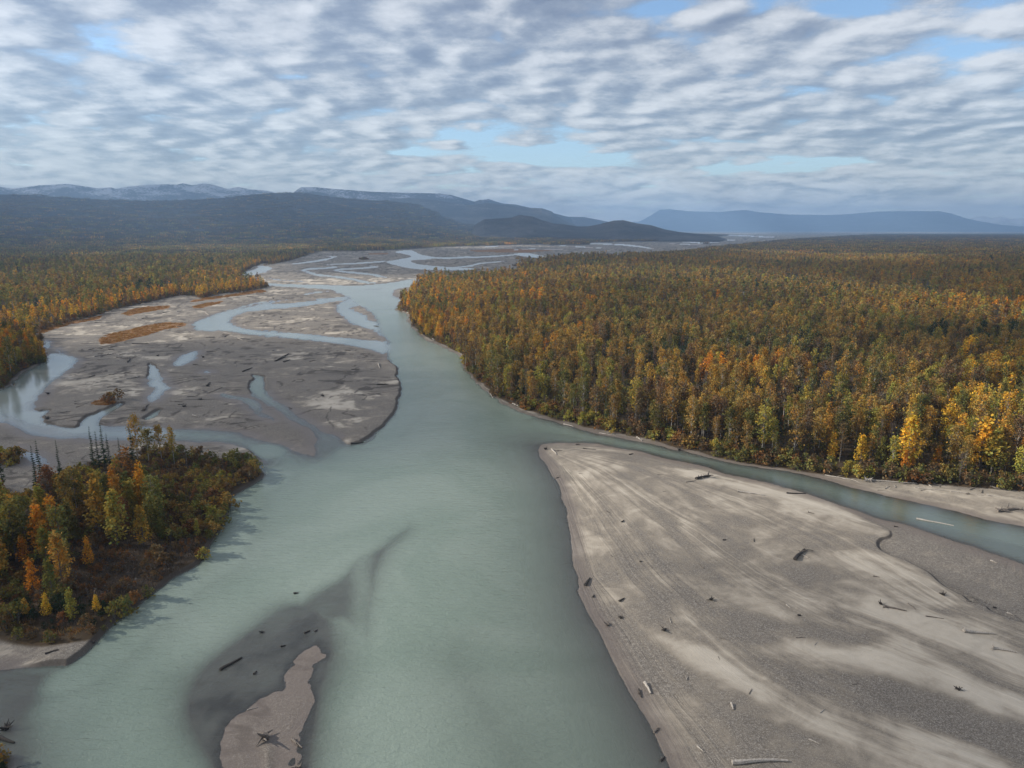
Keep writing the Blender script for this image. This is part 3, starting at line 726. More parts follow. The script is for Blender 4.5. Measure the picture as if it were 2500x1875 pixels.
# ------------------------------------------------------------------ hills and mountains
def ridge(name, c, pts, D, wf, wb, m, rough=.16, seed=0, rows=56, cols=520, gully=.5):
    p = np.array(pix(c, pts)) if isinstance(c, str) else np.array(pts)
    a, y, z = ray(p[:, 0], p[:, 1])
    az = np.arctan2(a, y); sl = z / np.hypot(a, y)
    A = np.linspace(az.min(), az.max(), cols)
    zs = np.interp(A, az, H + sl * D)
    ta = (A - A[0]) / (A[-1] - A[0]); zs = zs * sm(0, .04, ta) * sm(0, .03, 1 - ta)
    r = np.concatenate([np.linspace(-1, 0, rows), np.linspace(.06, 1, 12)])
    rr = np.where(r < 0, D + r * wf, D + r * wb)
    A2, r2 = np.meshgrid(A, rr)
    X, Y = np.sin(A2) * r2, np.cos(A2) * r2
    t = np.abs(np.meshgrid(A, r)[1])
    shape = (1 - t) ** 1.5
    n1 = 1 - np.abs(2 * fbm(X / (D * .07) + seed, Y / (D * .11), 5) - 1)
    n2 = fbm(X / (D * .012) + seed, Y / (D * .012), 3) - .5
    Z = zs[None, :] * shape * (1 - gully * (1 - n1) * (1 - shape) * 1.6) + zs[None, :] * n2 * rough * np.minimum(1, t * 8) * (shape > 0)
    Z = np.maximum(Z, -2 - 8 * t)
    nr, nc = X.shape
    ix = np.arange(nr * nc).reshape(nr, nc)
    F = np.stack([ix[:-1, :-1], ix[:-1, 1:], ix[1:, 1:], ix[1:, :-1]], -1).reshape(-1, 4)
    me = mesh(name, np.stack([X.ravel(), Y.ravel(), Z.ravel()], -1), F, [m], smooth=True)
    link(name, me, kind='structure')
    return A, rr, Z

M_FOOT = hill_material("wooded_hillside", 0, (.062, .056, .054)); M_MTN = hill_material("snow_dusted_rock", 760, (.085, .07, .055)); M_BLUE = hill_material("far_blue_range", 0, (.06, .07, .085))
M_SNOW = hill_material("snow_peaks", 300, (.4, .42, .45))
foot = ridge("hills", 'Y', [(-2200, 150), (-1400, 120), (-700, 128), (0, 132), (150, 135), (240, 143), (340, 148), (440, 155), (600, 160), (760, 158), (900, 152), (1000, 145), (1100, 132), (1200, 127), (1260, 124), (1340, 130), (1440, 145), (1600, 158), (1700, 162), (1800, 175),
      (1860, 200), (1920, 232), (2000, 262), (2200, 278), (2500, 300)], 9000, 5200, 2000, M_FOOT, .07, 1, 90, 800, .55)
ridge("hills", 'Z', [(-200, 285), (-120, 240), (-60, 236), (0, 232), (30, 221), (90, 228), (130, 244), (180, 258), (230, 262), (280, 270), (330, 270), (380, 260), (440, 245), (480, 243), (540, 257), (600, 265), (660, 283), (720, 294), (800, 302), (880, 312), (930, 322)],
      6600, 1500, 900, M_FOOT, .08, 5, 40, 300, .4)
ridge("mountains", 'Y', [(1180, 215), (1270, 122), (1300, 101), (1350, 100), (1480, 111), (1600, 120), (1750, 125), (1900, 128), (1950, 135), (2010, 152), (2050, 164), (2070, 156), (2110, 152), (2170, 171), (2230, 176), (2400, 215), (2500, 240)],
      14500, 4000, 2500, M_MTN, .05, 9, 60, 420)
ridge("mountains", 'Y', [(1450, 235), (1600, 190), (1700, 152), (1760, 147), (1870, 155), (1960, 170), (2030, 178), (2110, 170), (2212, 180), (2290, 190), (2342, 192), (2382, 205), (2412, 228), (2450, 250), (2520, 275)],
      12500, 3400, 1500, M_MTN, .05, 12, 60, 420)
ridge("mountains", 'Z', [(150, 275), (200, 234), (250, 228), (310, 230), (370, 241), (420, 251), (500, 264), (560, 280)], 16000, 3000, 1500, M_MTN, .05, 14, 40, 160)
ridge("mountains", 'Y', [(-2200, 110), (-1300, 80), (-700, 95), (0, 100), (40, 105), (100, 103), (170, 93), (290, 86), (350, 95), (420, 105), (480, 102), (500, 108), (560, 98), (640, 90), (720, 88), (760, 90), (790, 84), (830, 92), (880, 84), (920, 90), (980, 108), (1030, 100),
      (1080, 110), (1150, 115), (1190, 125), (1300, 160), (1400, 200)], 17500, 5000, 3000, M_MTN, .05, 20, 60, 520)
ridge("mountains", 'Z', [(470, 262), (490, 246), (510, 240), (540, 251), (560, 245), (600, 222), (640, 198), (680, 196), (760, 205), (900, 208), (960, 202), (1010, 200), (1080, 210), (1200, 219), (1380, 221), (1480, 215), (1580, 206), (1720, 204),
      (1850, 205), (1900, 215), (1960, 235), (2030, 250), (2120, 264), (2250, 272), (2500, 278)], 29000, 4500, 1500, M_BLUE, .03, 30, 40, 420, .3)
ridge("mountains", 'Z', [(1900, 262), (1980, 236), (2000, 230), (2040, 225), (2070, 235), (2110, 227), (2150, 237), (2212, 234), (2400, 240), (2600, 250)], 31500, 1500, 900, M_SNOW, .12, 33, 30, 200, .3)

# ------------------------------------------------------------------ air
hz, n_, l_ = mat("haze_air")
pv = nd(n_, 'ShaderNodeVolumePrincipled')
pv.inputs['Color'].default_value = (.44, .68, 1.0, 1)
pv.inputs['Density'].default_value = 5.6e-5
pv.inputs['Anisotropy'].default_value = 0.0
l_.new(pv.outputs[0], nd(n_, 'ShaderNodeOutputMaterial').inputs['Volume'])
x0, x1, y0, y1, z0, z1 = -30000, 30000, -3000, 36000, -12, 1120
V = [(x, y, z) for x in (x0, x1) for y in (y0, y1) for z in (z0, z1)]
F = [(0, 1, 3, 2), (4, 6, 7, 5), (0, 4, 5, 1), (2, 3, 7, 6), (0, 2, 6, 4), (1, 5, 7, 3)]
o = link("haze", mesh("haze", V, F, [hz]), kind='stuff')

# ------------------------------------------------------------------ cloud layer, high above everything, curving down to the horizon
def clouds():
    m, n, l = mat("broken_cloud_layer")
    tex = attr(n, 'q').outputs['Vector']; gap = attr(n, 'gap').outputs['Fac']; low = attr(n, 'low').outputs['Fac']
    def vadd(vec, d):
        x = nd(n, 'ShaderNodeVectorMath', operation='ADD'); l.new(vec, x.inputs[0]); x.inputs[1].default_value = d
        return x.outputs[0]
    def heap(vec):
        w_ = nd(n, 'ShaderNodeTexNoise'); w_.inputs['Scale'].default_value = 1.6; w_.inputs['Detail'].default_value = 4; l.new(vec, w_.inputs['Vector'])
        ws = nd(n, 'ShaderNodeVectorMath', operation='SCALE'); l.new(w_.outputs['Color'], ws.inputs[0]); ws.inputs['Scale'].default_value = .55
        wa = nd(n, 'ShaderNodeVectorMath', operation='ADD'); l.new(vec, wa.inputs[0]); l.new(ws.outputs[0], wa.inputs[1])
        v_ = nd(n, 'ShaderNodeTexVoronoi', feature='SMOOTH_F1', voronoi_dimensions='2D'); v_.inputs['Scale'].default_value = 3.7; v_.inputs['Smoothness'].default_value = .55; v_.inputs['Randomness'].default_value = .95
        l.new(wa.outputs[0], v_.inputs['Vector'])
        f_ = noise(n, l, vec, 5.2, 10, .64, .12)
        return math_(n, l, 'ADD', math_(n, l, 'MULTIPLY', v_.outputs['Distance'], -1.15), math_(n, l, 'MULTIPLY', f_, 1.25))
    big = noise(n, l, tex, .62, 3, .5, .2)
    h0 = heap(tex); h1 = heap(vadd(tex, (-.062, -.04, 0)))
    dens = math_(n, l, 'ADD', math_(n, l, 'MULTIPLY', h0, .36), math_(n, l, 'MULTIPLY', big, .6))
    dens = math_(n, l, 'SUBTRACT', dens, gap)
    cover = rng_(n, l, dens, .07, .27)
    # sides turned to the sun are bright, thick bellies grey, thin veils pale
    v = math_(n, l, 'MULTIPLY', math_(n, l, 'SUBTRACT', h0, h1), .82)
    v = math_(n, l, 'ADD', v, math_(n, l, 'MULTIPLY', math_(n, l, 'SUBTRACT', .5, big), 1.0))
    v = math_(n, l, 'ADD', v, math_(n, l, 'MULTIPLY', math_(n, l, 'SUBTRACT', h0, .12), .22))
    v = math_(n, l, 'ADD', v, .53)
    # heaped clouds standing over the horizon, their tops in the sun
    t2 = attr(n, 'q2').outputs['Vector']
    c1 = noise(n, l, t2, 1.0, 8, .58, .4)
    o2 = nd(n, 'ShaderNodeMapping'); o2.inputs['Location'].default_value = (-.12, .26, 0); l.new(t2, o2.inputs[0])
    c2 = noise(n, l, o2.outputs[0], 1.0, 8, .58, .4)
    lv = math_(n, l, 'ADD', math_(n, l, 'MULTIPLY', math_(n, l, 'SUBTRACT', c1, c2), 3.2), .66)
    lw = math_(n, l, 'SUBTRACT', 1.0, rng_(n, l, low, 2.5, 7.0))
    vm = nd(n, 'ShaderNodeMix', data_type='FLOAT'); l.new(math_(n, l, 'MULTIPLY', lw, .75), vm.inputs[0]); l.new(v, vm.inputs[2]); l.new(lv, vm.inputs[3])
    v = math_(n, l, 'ADD', vm.outputs[0], math_(n, l, 'MULTIPLY', lw, .1))
    c = ramp(n, l, v, [(.08, (.155, .163, .20)), (.36, (.25, .26, .29)), (.53, (.36, .365, .38)), (.70, (.50, .495, .49)), (1.0, (.68, .665, .645))])
    e = nd(n, 'ShaderNodeEmission'); l.new(c, e.inputs[0]); e.inputs[1].default_value = 1.0
    tr = nd(n, 'ShaderNodeBsdfTransparent')
    mx = nd(n, 'ShaderNodeMixShader'); l.new(math_(n, l, 'MULTIPLY', cover, .74), mx.inputs[0]); l.new(tr.outputs[0], mx.inputs[1]); l.new(e.outputs[0], mx.inputs[2])
    l.new(mx.outputs[0], nd(n, 'ShaderNodeOutputMaterial').inputs[0])
    m.cycles.emission_sampling = 'NONE'
    ZC = 1500.0
    th = np.radians(np.linspace(-180, 180, 361))
    e_ = np.radians(np.concatenate([np.linspace(89.9, 18, 50), np.linspace(17.7, .0, 120)]))
    r = np.minimum(ZC / np.tan(np.maximum(e_, .004)), 100000.0)
    r = np.unique(np.round(r, 1))
    r = np.concatenate([r[r < 99000], [100000.0]])
    A, R = np.meshgrid(th, r)
    X, Y = np.sin(A) * R, np.cos(A) * R
    Z = ZC * (1 - (R / 100000.0) ** 2) + 2
    tanel = (Z - H) / np.maximum(R, 1)
    tq = 1 / (np.maximum(tanel, 0) + .13)
    q = np.stack([np.sin(A) * tq, np.cos(A) * tq, 0 * A], -1)
    gap = np.zeros(X.shape)
    el = np.degrees(np.arctan(tanel)); az = np.degrees(A)
    def at(u, v):
        a, y, z = ray(u / .8848, v / .8848)
        return math.degrees(math.atan2(a, y)), math.degrees(math.atan2(z, math.hypot(a, y)))
    for u, v, su, sv, k in [(1000, 290, 95, 22, .34), (1180, 330, 150, 24, .42), (1330, 345, 120, 12, .3), (900, 330, 130, 9, .3), (1680, 362, 170, 8, .36), (1450, 10, 70, 16, .3), (1840, 12, 80, 14, .3), (1640, 10, 40, 20, .25),
                            (620, 165, 50, 12, .16), (420, 325, 120, 7, .18), (110, 240, 40, 12, .14), (2120, 95, 80, 12, .14), (1075, 60, 25, 40, .16), (200, 275, 30, 10, .15), (1760, 345, 120, 6, .22), (560, 30, 190, 60, -.3), (280, 190, 60, 30, -.15), (1400, 200, 100, 40, -.15), (110, 20, 100, 60, -.15)]:
        a0, e0 = at(u, v); a1, e1 = at(u + su, v + sv)
        sa, se = abs(a1 - a0), abs(e1 - e0)
        gap += k * np.exp(-((az - a0) / sa) ** 2 - ((el - e0) / se) ** 2)
    # unseen breaks added to the clouds to throw sun on chosen ground
    for u, v, rad, k in [(2230, 1060, 110, .5), (330, 740, 420, .5), (800, 690, 380, .4), (600, 612, 520, .45), (1150, 602, 400, .4), (250, 640, 350, .35), (1450, 880, 90, .3), (2050, 800, 420, .2), (1560, 700, 500, .16), (2000, 640, 500, .3), (1900, 1350, 150, .16), (1600, 1650, 90, .14)]:
        g = gnd(u, v)
        s = np.array([g[0] + SUN.x / SUN.z * ZC, g[1] + SUN.y / SUN.z * ZC])
        gap += k * np.exp(-((X - s[0]) ** 2 + (Y - s[1]) ** 2) / rad ** 2)
    nr, nc = X.shape
    ix = np.arange(nr * nc).reshape(nr, nc)
    F = np.stack([ix[:-1, :-1], ix[:-1, 1:], ix[1:, 1:], ix[1:, :-1]], -1).reshape(-1, 4)
    me = mesh("clouds", np.stack([X.ravel(), Y.ravel(), Z.ravel()], -1), F, [m], {'q': ('FLOAT_VECTOR', q), 'gap': ('FLOAT', gap), 'low': ('FLOAT', el), 'q2': ('FLOAT_VECTOR', np.stack([az / 4.2, el / 1.25, 0 * el], -1))})
    link("sky", me, kind='structure')
clouds()

# ------------------------------------------------------------------ trees: shapes
class G:
    """collects quads and triangles of one mesh"""
    def __init__(s):
        s.V = []; s.F = []; s.M = []; s.C = []; s.n = 0
    def add(s, V, F, m=0, c=None):
        V = np.asarray(V, float)
        s.V.append(V); s.F += [tuple(int(i) + s.n for i in f) for f in F]; s.M += [m] * len(F)
        s.C.append(np.ones((len(V), 3)) if c is None else np.broadcast_to(c, (len(V), 3)))
        s.n += len(V)
    def tube(s, pts, rad, k=5, m=0, cap=False):
        pts = np.asarray(pts, float); rad = np.asarray(rad, float); n = len(pts)
        d = np.gradient(pts, axis=0); d /= np.linalg.norm(d, axis=1)[:, None] + 1e-9
        up = np.array([0, 0, 1.0]) if abs(d[:, 2]).mean() < .8 else np.array([1.0, 0, 0])
        a = np.cross(d, up); a /= np.linalg.norm(a, axis=1)[:, None] + 1e-9
        b = np.cross(d, a)
        th = np.arange(k) * 2 * math.pi / k
        V = pts[:, None, :] + rad[:, None, None] * (np.cos(th)[None, :, None] * a[:, None, :] + np.sin(th)[None, :, None] * b[:, None, :])
        F = [(i * k + j, i * k + (j + 1) % k, (i + 1) * k + (j + 1) % k, (i + 1) * k + j) for i in range(n - 1) for j in range(k)]
        if cap:
            F += [tuple(range(k))[::-1], tuple((n - 1) * k + j for j in range(k))]
        s.add(V.reshape(-1, 3), F, m)
    def leaves(s, C, size, g, m=0, col=None, flat=0.0, aspect=.8):
        """small leaf sprays, turned every way"""
        C = np.asarray(C, float); n = len(C)
        if n == 0:
            return
        nrm = g.normal(size=(n, 3)); nrm[:, 2] = nrm[:, 2] * (1 - flat) + flat * 1.5; nrm /= np.linalg.norm(nrm, axis=1)[:, None]
        t = g.normal(size=(n, 3)); a = np.cross(nrm, t); a /= np.linalg.norm(a, axis=1)[:, None]; b = np.cross(nrm, a)
        sz = size * g.uniform(.6, 1.35, (n, 1))
        A = a * sz * .5; B = b * sz * .5 * aspect
        k = g.uniform(.5, 1.2, (n, 1))
        V = np.stack([C - A - B * k, C + A * k - B, C + A + B * .8, C - A * .8 + B * k], 1).reshape(-1, 3)
        F = (np.arange(n)[:, None] * 4 + np.arange(4)[None]).tolist()
        s.add(V, F, m, None if col is None else np.repeat(col, 4, 0))
    def mesh(s, name, mats):
        V = np.concatenate(s.V); C = np.concatenate(s.C)
        return mesh(name, V, s.F, mats, {'leaf': ('FLOAT_COLOR', np.concatenate([C, np.ones((len(C), 1))], 1))}, s.M)

def jit(g, n, a=.22, warm=.12):
    b = g.uniform(1 - a, 1 + a, (n, 1)); w_ = g.normal(0, warm, (n, 1))
    return np.clip(np.concatenate([b * (1 + w_), b, b * (1 - w_)], 1), .25, 2)

def stem(T, h, g, r0, lean=.03, k=6, m=0):
    n = 7
    z = np.linspace(-.3, h * .97, n)
    dx, dy = np.cumsum(g.normal(0, lean * h / n, n)), np.cumsum(g.normal(0, lean * h / n, n))
    dx -= dx[0]; dy -= dy[0]
    P = np.stack([dx, dy, z], -1)
    T.tube(P, np.interp(z, [0, h], [r0, r0 * .15]), k, m)
    return lambda q: np.array([np.interp(q, z, dx), np.interp(q, z, dy), q])

def make_tree(kind, seed, q=1.0, size=.5):
    """kind of tree; q scales how many leaves, size their size. Returns trunk and crown collectors and the height"""
    g = np.random.default_rng(seed)
    T, K = G(), G()
    if kind == 'birch':
        h = g.uniform(15.5, 19.5); at = stem(T, h, g, .2)
        z0 = h * g.uniform(.2, .38); R = g.uniform(1.9, 2.9)
        n = int(56 * min(1, .35 + q * .65))
        for i in range(n):
            f = g.random() ** .8; z = z0 + (h - z0) * f
            r = R * (math.sin(math.pi * (.12 + .78 * f)) ** .7) * g.uniform(.25, 1.05)
            a = g.uniform(0, 6.283); c = at(z) + [r * math.cos(a), r * math.sin(a), r * .25]
            if q > .3 and r > .8:
                b0 = at(max(z - r * 1.3, h * .15)); mid = (b0 + c) / 2 + [0, 0, .2]
                T.tube([b0, mid, c], [.055, .035, .012], 3)
            m = max(2, int(15 * q))
            o = g.normal(0, 1, (m, 3)) * [.55, .55, .62]; o[:, 2] -= np.abs(o[:, 0]) * .4
            K.leaves(c + o, size, g, 1, jit(g, 1, .25) * jit(g, m, .18))
    elif kind == 'cottonwood':
        h = g.uniform(10.5, 13); at = stem(T, h, g, .16, .012)
        z0 = h * g.uniform(.1, .2); R = g.uniform(2.0, 2.5)
        n = int(64 * min(1, .35 + q * .65))
        for i in range(n):
            f = (i + g.random()) / n; z = z0 + (h - z0) * f
            r = (R * (1 - f) ** .75 * min(1, .55 + f * 3) + .12) * g.uniform(.3, 1.08)
            a = g.uniform(0, 6.283); c = at(z) + [r * math.cos(a), r * math.sin(a), r * .35]
            if q > .3 and r > .8:
                T.tube([at(max(z - r * .5, .4)), c], [.05, .01], 3)
            m = max(2, int(13 * q))
            o = g.normal(0, 1, (m, 3)) * [.42, .42, .48]
            K.leaves(c + o, size * .9, g, 1, jit(g, 1, .22) * jit(g, m, .18))
    elif kind == 'spruce':
        h = g.uniform(13, 17); at = stem(T, h, g, .16, .008)
        R = g.uniform(1.1, 1.6); n = 22 if q > .3 else 12
        for i in range(n):
            f = i / n; z = h * (.1 + .9 * f)
            r = R * (1 - f) ** .8 * g.uniform(.65, 1.1) + .15
            for j in range(7 if q > .3 else 4):
                if g.random() < .12:
                    continue
                a = g.uniform(0, 6.283); rr = r * g.uniform(.7, 1.15)
                p = at(z); ca, sa = math.cos(a), math.sin(a); wd = .26 + .12 * rr
                e = p + [rr * ca, rr * sa, -.28 * rr]
                V = [p, p + [rr * .6 * ca - wd * sa, rr * .6 * sa + wd * ca, -.3 * rr - .12], e, p + [rr * .6 * ca + wd * sa, rr * .6 * sa - wd * ca, -.3 * rr - .12]]
                K.add(V, [(0, 1, 2, 3)], 1, jit(g, 1, .25, .05))
        K.leaves([at(h * .97) + [0, 0, .1 * i] for i in range(4)], .25, g, 1)
    elif kind == 'bare':
        h = g.uniform(12, 16); at = stem(T, h * .9, g, .15, .04)
        n = int(34 * min(1, .4 + q * .6)); R = 2.0
        for i in range(n):
            f = g.random() ** .8; z = h * (.25 + .7 * f); a = g.uniform(0, 6.283); r = R * g.uniform(.4, 1.0) * (1.05 - f * .7)
            b0 = at(min(z, h * .88)); c = b0 + [r * math.cos(a), r * math.sin(a), r * 1.1]
            if q > .3:
                T.tube([b0, c], [.045, .012], 3)
            for t in range(max(2, int(9 * q))):
                d = g.normal(0, 1, 3) * [.5, .5, .4] + [0, 0, .6]; s0 = b0 + (c - b0) * g.uniform(.4, 1); wd = (.05 if q > .3 else .14)
                sd = np.cross(d, g.normal(size=3)); sd = sd / np.linalg.norm(sd) * wd
                K.add([s0 - sd, s0 + sd, s0 + d * 1.3], [(0, 1, 2)], 1, jit(g, 1, .3))
            if g.random() < .3:
                K.leaves(c + g.normal(0, .4, (max(1, int(4 * q)), 3)), size * .8, g, 1, None)
    elif kind == 'snag':
        h = g.uniform(9, 14); at = stem(T, h, g, .2, .02)
        for i in range(26):
            z = h * g.uniform(.25, .98); a = g.uniform(0, 6.283); r = 1.3 * (1.1 - z / h) + .2
            K.tube([at(z), at(z) + [r * math.cos(a), r * math.sin(a), -.25 * r]], [.05, .012], 3, 0)
    elif kind == 'bush':
        h = g.uniform(2.6, 3.6); R = g.uniform(1.5, 2.1)
        for i in range(9):
            a = g.uniform(0, 6.283); r = R * g.uniform(.2, .9)
            T.tube([[.1 * math.cos(a), .1 * math.sin(a), -.2], [r * .5 * math.cos(a), r * .5 * math.sin(a), h * .5], [r * math.cos(a), r * math.sin(a), h * g.uniform(.6, .95)]], [.05, .035, .01], 3)
        n = int(26 * min(1, .4 + q * .6))
        for i in range(n):
            a = g.uniform(0, 6.283); f = g.random(); r = R * math.sqrt(g.random()) * math.cos(f * 1.3)
            c = np.array([r * math.cos(a), r * math.sin(a), .3 + h * f * .88])
            m = max(2, int(11 * q))
            K.leaves(c + g.normal(0, .3, (m, 3)), size * .8, g, 1, jit(g, 1, .28) * jit(g, m, .15))
    elif kind == 'thicket':
        h = 2.2
        for i in range(int(46 * q)):
            x, y = g.normal(0, .9, 2); d = np.array([g.normal(0, .35), g.normal(0, .35), g.uniform(1.0, 2.4)]); wd = .035
            sd = np.array([math.cos(i), math.sin(i), 0]) * wd
            p = np.array([x, y, -.1])
            K.add([p - sd, p + sd, p + d], [(0, 1, 2)], 1, jit(g, 1, .3))
        K.leaves(np.stack([g.normal(0, 1, 16), g.normal(0, 1, 16), g.uniform(.5, 2, 16)], -1), .35, g, 1, jit(g, 16, .3))
        T.tube([[0, 0, -.2], [0.1, 0, 1.5]], [.05, .02], 3)
    return T, K, h

def cluster(seed, n=30, span=46, spr=.2):
    """a far stand of trees: each still its own narrow crown"""
    g = np.random.default_rng(seed); K = G()
    for i in range(n):
        x, y = g.uniform(-span / 2, span / 2, 2); h = g.uniform(10, 17); sp = g.random() < spr
        R = 1.3 if sp else 2.3
        col = jit(g, 1, .38, .22) * ((.45, .55, .5) if sp else (1, 1, 1))
        for j in range(8):
            f = (j + .5) / 8; r = R * ((1 - f) if sp else math.sin(math.pi * (.2 + .75 * f))) * .8; a = g.uniform(0, 6.283)
            K.leaves([[x + r * math.cos(a), y + r * math.sin(a), h * (.25 + .75 * f)]], 2.3 if not sp else 1.6, g, 1, col * jit(g, 1, .15))
    return K

# ------------------------------------------------------------------ trees: where and of what colour
PAL = {'golden yellow': (.56, .34, .045), 'orange': (.56, .25, .035), 'amber': (.38, .23, .05), 'olive green': (.165, .148, .045), 'yellow green': (.30, .25, .055),
       'brown': (.17, .11, .055), 'bronze': (.29, .19, .058), 'dark green': (.045, .06, .032), 'grey brown': (.15, .12, .10), 'rust': (.22, .11, .045), 'far brown': (.13, .095, .06)}

def uv(x, y, z=0):
    dx, dy, dz = x, y, z - H
    f = dy * math.cos(PITCH) - dz * math.sin(PITCH)
    up = dy * math.sin(PITCH) + dz * math.cos(PITCH)
    return CX + FN * dx / f, CY - FN * up / f

def jgrid(r0, r1, s, az=49):
    n = int(2 * r1 / s) + 1
    xs = np.arange(-r1, r1, s); ys = np.arange(0, r1, s)
    X, Y = np.meshgrid(xs, ys)
    X = (X + rng.uniform(-.48, .48, X.shape) * s).ravel(); Y = (Y + rng.uniform(-.48, .48, Y.shape) * s).ravel()
    R = np.hypot(X, Y)
    k = (R >= r0) & (R < r1) & (np.abs(np.degrees(np.arctan2(X, Y))) < az)
    return X[k], Y[k]

def tint_of(X, Y, kind):
    """colour name per tree, by stand"""
    u, v = uv(X, Y, 0)
    n1 = fbm(X / 55, Y / 55, 3); n2 = rng.random(X.shape); n3 = fbm(X / 240 + 7, Y / 240, 3)
    names = np.empty(X.shape, object)
    right = (X > -60) & (u > 980)
    isl = sdf(ISLE, X, Y) < 6
    R = np.hypot(X, Y)
    for i in range(len(X)):
        a, b, c = n1[i], n2[i], n3[i]
        if kind[i] == 'spruce':
            names[i] = 'dark green'; continue
        if kind[i] in ('bare', 'snag', 'thicket'):
            names[i] = 'grey brown' if b < .7 else 'brown'; continue
        if kind[i] == 'cottonwood':
            if isl[i]:
                names[i] = 'orange' if b < .15 else 'amber' if b < .36 else 'yellow green' if b < .7 else 'olive green'
            else:
                names[i] = 'golden yellow' if b < .38 else 'orange' if b < .62 else 'amber' if b < .86 else 'yellow green'
            continue
        t = a * .55 + b * .55 + (c - .5) * .25
        if right[i]:
            names[i] = ('dark green' if t < .2 else 'olive green' if t < .36 else 'brown' if t < .45 else 'bronze' if t < .67 else 'yellow green' if t < .73 else 'amber' if t < .88 else 'rust' if t < .9 else 'orange')
            if 2350 - (v[i] - 900) * .3 < u[i] and v[i] > 900 and b > .35:
                names[i] = 'golden yellow' if b > .8 else 'amber' if b > .55 else 'yellow green'
        elif isl[i]:
            names[i] = 'olive green' if t < .5 else 'bronze' if t < .62 else 'rust' if t < .72 else 'yellow green' if t < .8 else 'amber'
        else:
            names[i] = ('dark green' if t < .24 else 'olive green' if t < .52 else 'brown' if t < .6 else 'bronze' if t < .74 else 'yellow green' if t < .82 else 'amber')
    return names

PTS = []      # x, y, z, kind, colour name, scale

def place(X, Y, kinds, sc_=None, edge=2.5):
    h, w, wood, corr, isle = land(X, Y)
    ok = (wood > edge) & (w > -50) & (h > -.05)
    X, Y, h = X[ok], Y[ok], h[ok]; kinds = kinds[ok]; wood = wood[ok]
    col = tint_of(X, Y, kinds)
    s = np.clip(rng.normal(.78, .17, len(X)) + .5 * (fbm(X / 28 + 50, Y / 28, 3) - .2), .5, 1.28) if sc_ is None else sc_[ok]
    return X, Y, h, kinds, col, s, wood, corr[ok], isle[ok]

def choose(n, opts):
    names = list(opts); p = np.array([opts[k] for k in names], float); p /= p.sum()
    return np.array(names, object)[rng.choice(len(names), n, p=p)]

# near woods (each tree)
X, Y = jgrid(100, 720, 5.2)
xi, yi = jgrid(100, 260, 3.9); ki = sdf(ISLE, xi, yi) < 2; ko = sdf(ISLE, X, Y) >= 2
X = np.concatenate([X[ko], xi[ki]]); Y = np.concatenate([Y[ko], yi[ki]])
k = choose(len(X), {'birch': 70, 'bare': 16, 'spruce': 10, 'snag': 4})
isle_ = sdf(ISLE, X, Y)
tz = sdf(ISLE_TREES, X, Y) - 3
onisle = isle_ < 2
keep = ~onisle | (tz < 0)
X, Y, k, onisle = X[keep], Y[keep], k[keep], onisle[keep]
u_, v_ = uv(X, Y)
k[onisle] = choose(onisle.sum(), {'cottonwood': 78, 'birch': 14, 'bare': 8})
back = onisle & (v_ < 1190)
k[back] = choose(back.sum(), {'birch': 64, 'cottonwood': 18, 'bare': 18})
corr_ = sdf(CORR, X, Y, 200.0)
lf = (~onisle) & (X < -60) & (corr_ < 60)
k[lf] = choose(lf.sum(), {'cottonwood': 80, 'birch': 14, 'bare': 6})
cl = fbm(X / 30 + 80, Y / 30, 3); k[(cl > .6) & (rng.random(len(X)) < .4) & (k == 'birch') & (X > 0)] = 'spruce'
near = list(place(X, Y, k))
near[5] = np.where((near[8] < 2) & (uv(near[0], near[1])[1] < 1215), np.clip(near[5] * 1.12 + .08, .8, 1.25), near[5])
# clearings and thin places
thin = fbm(near[0] / 40 + 5, near[1] / 40, 3)
kp = (thin > .40) | (rng.random(len(thin)) < .42)
kp &= ~((near[7] < 9) & (near[7] > 0) & (near[0] > 0) & (near[1] < 420) & (rng.random(len(thin)) < .8))      # only shrubs right at the bank
near = [a[kp] for a in near]

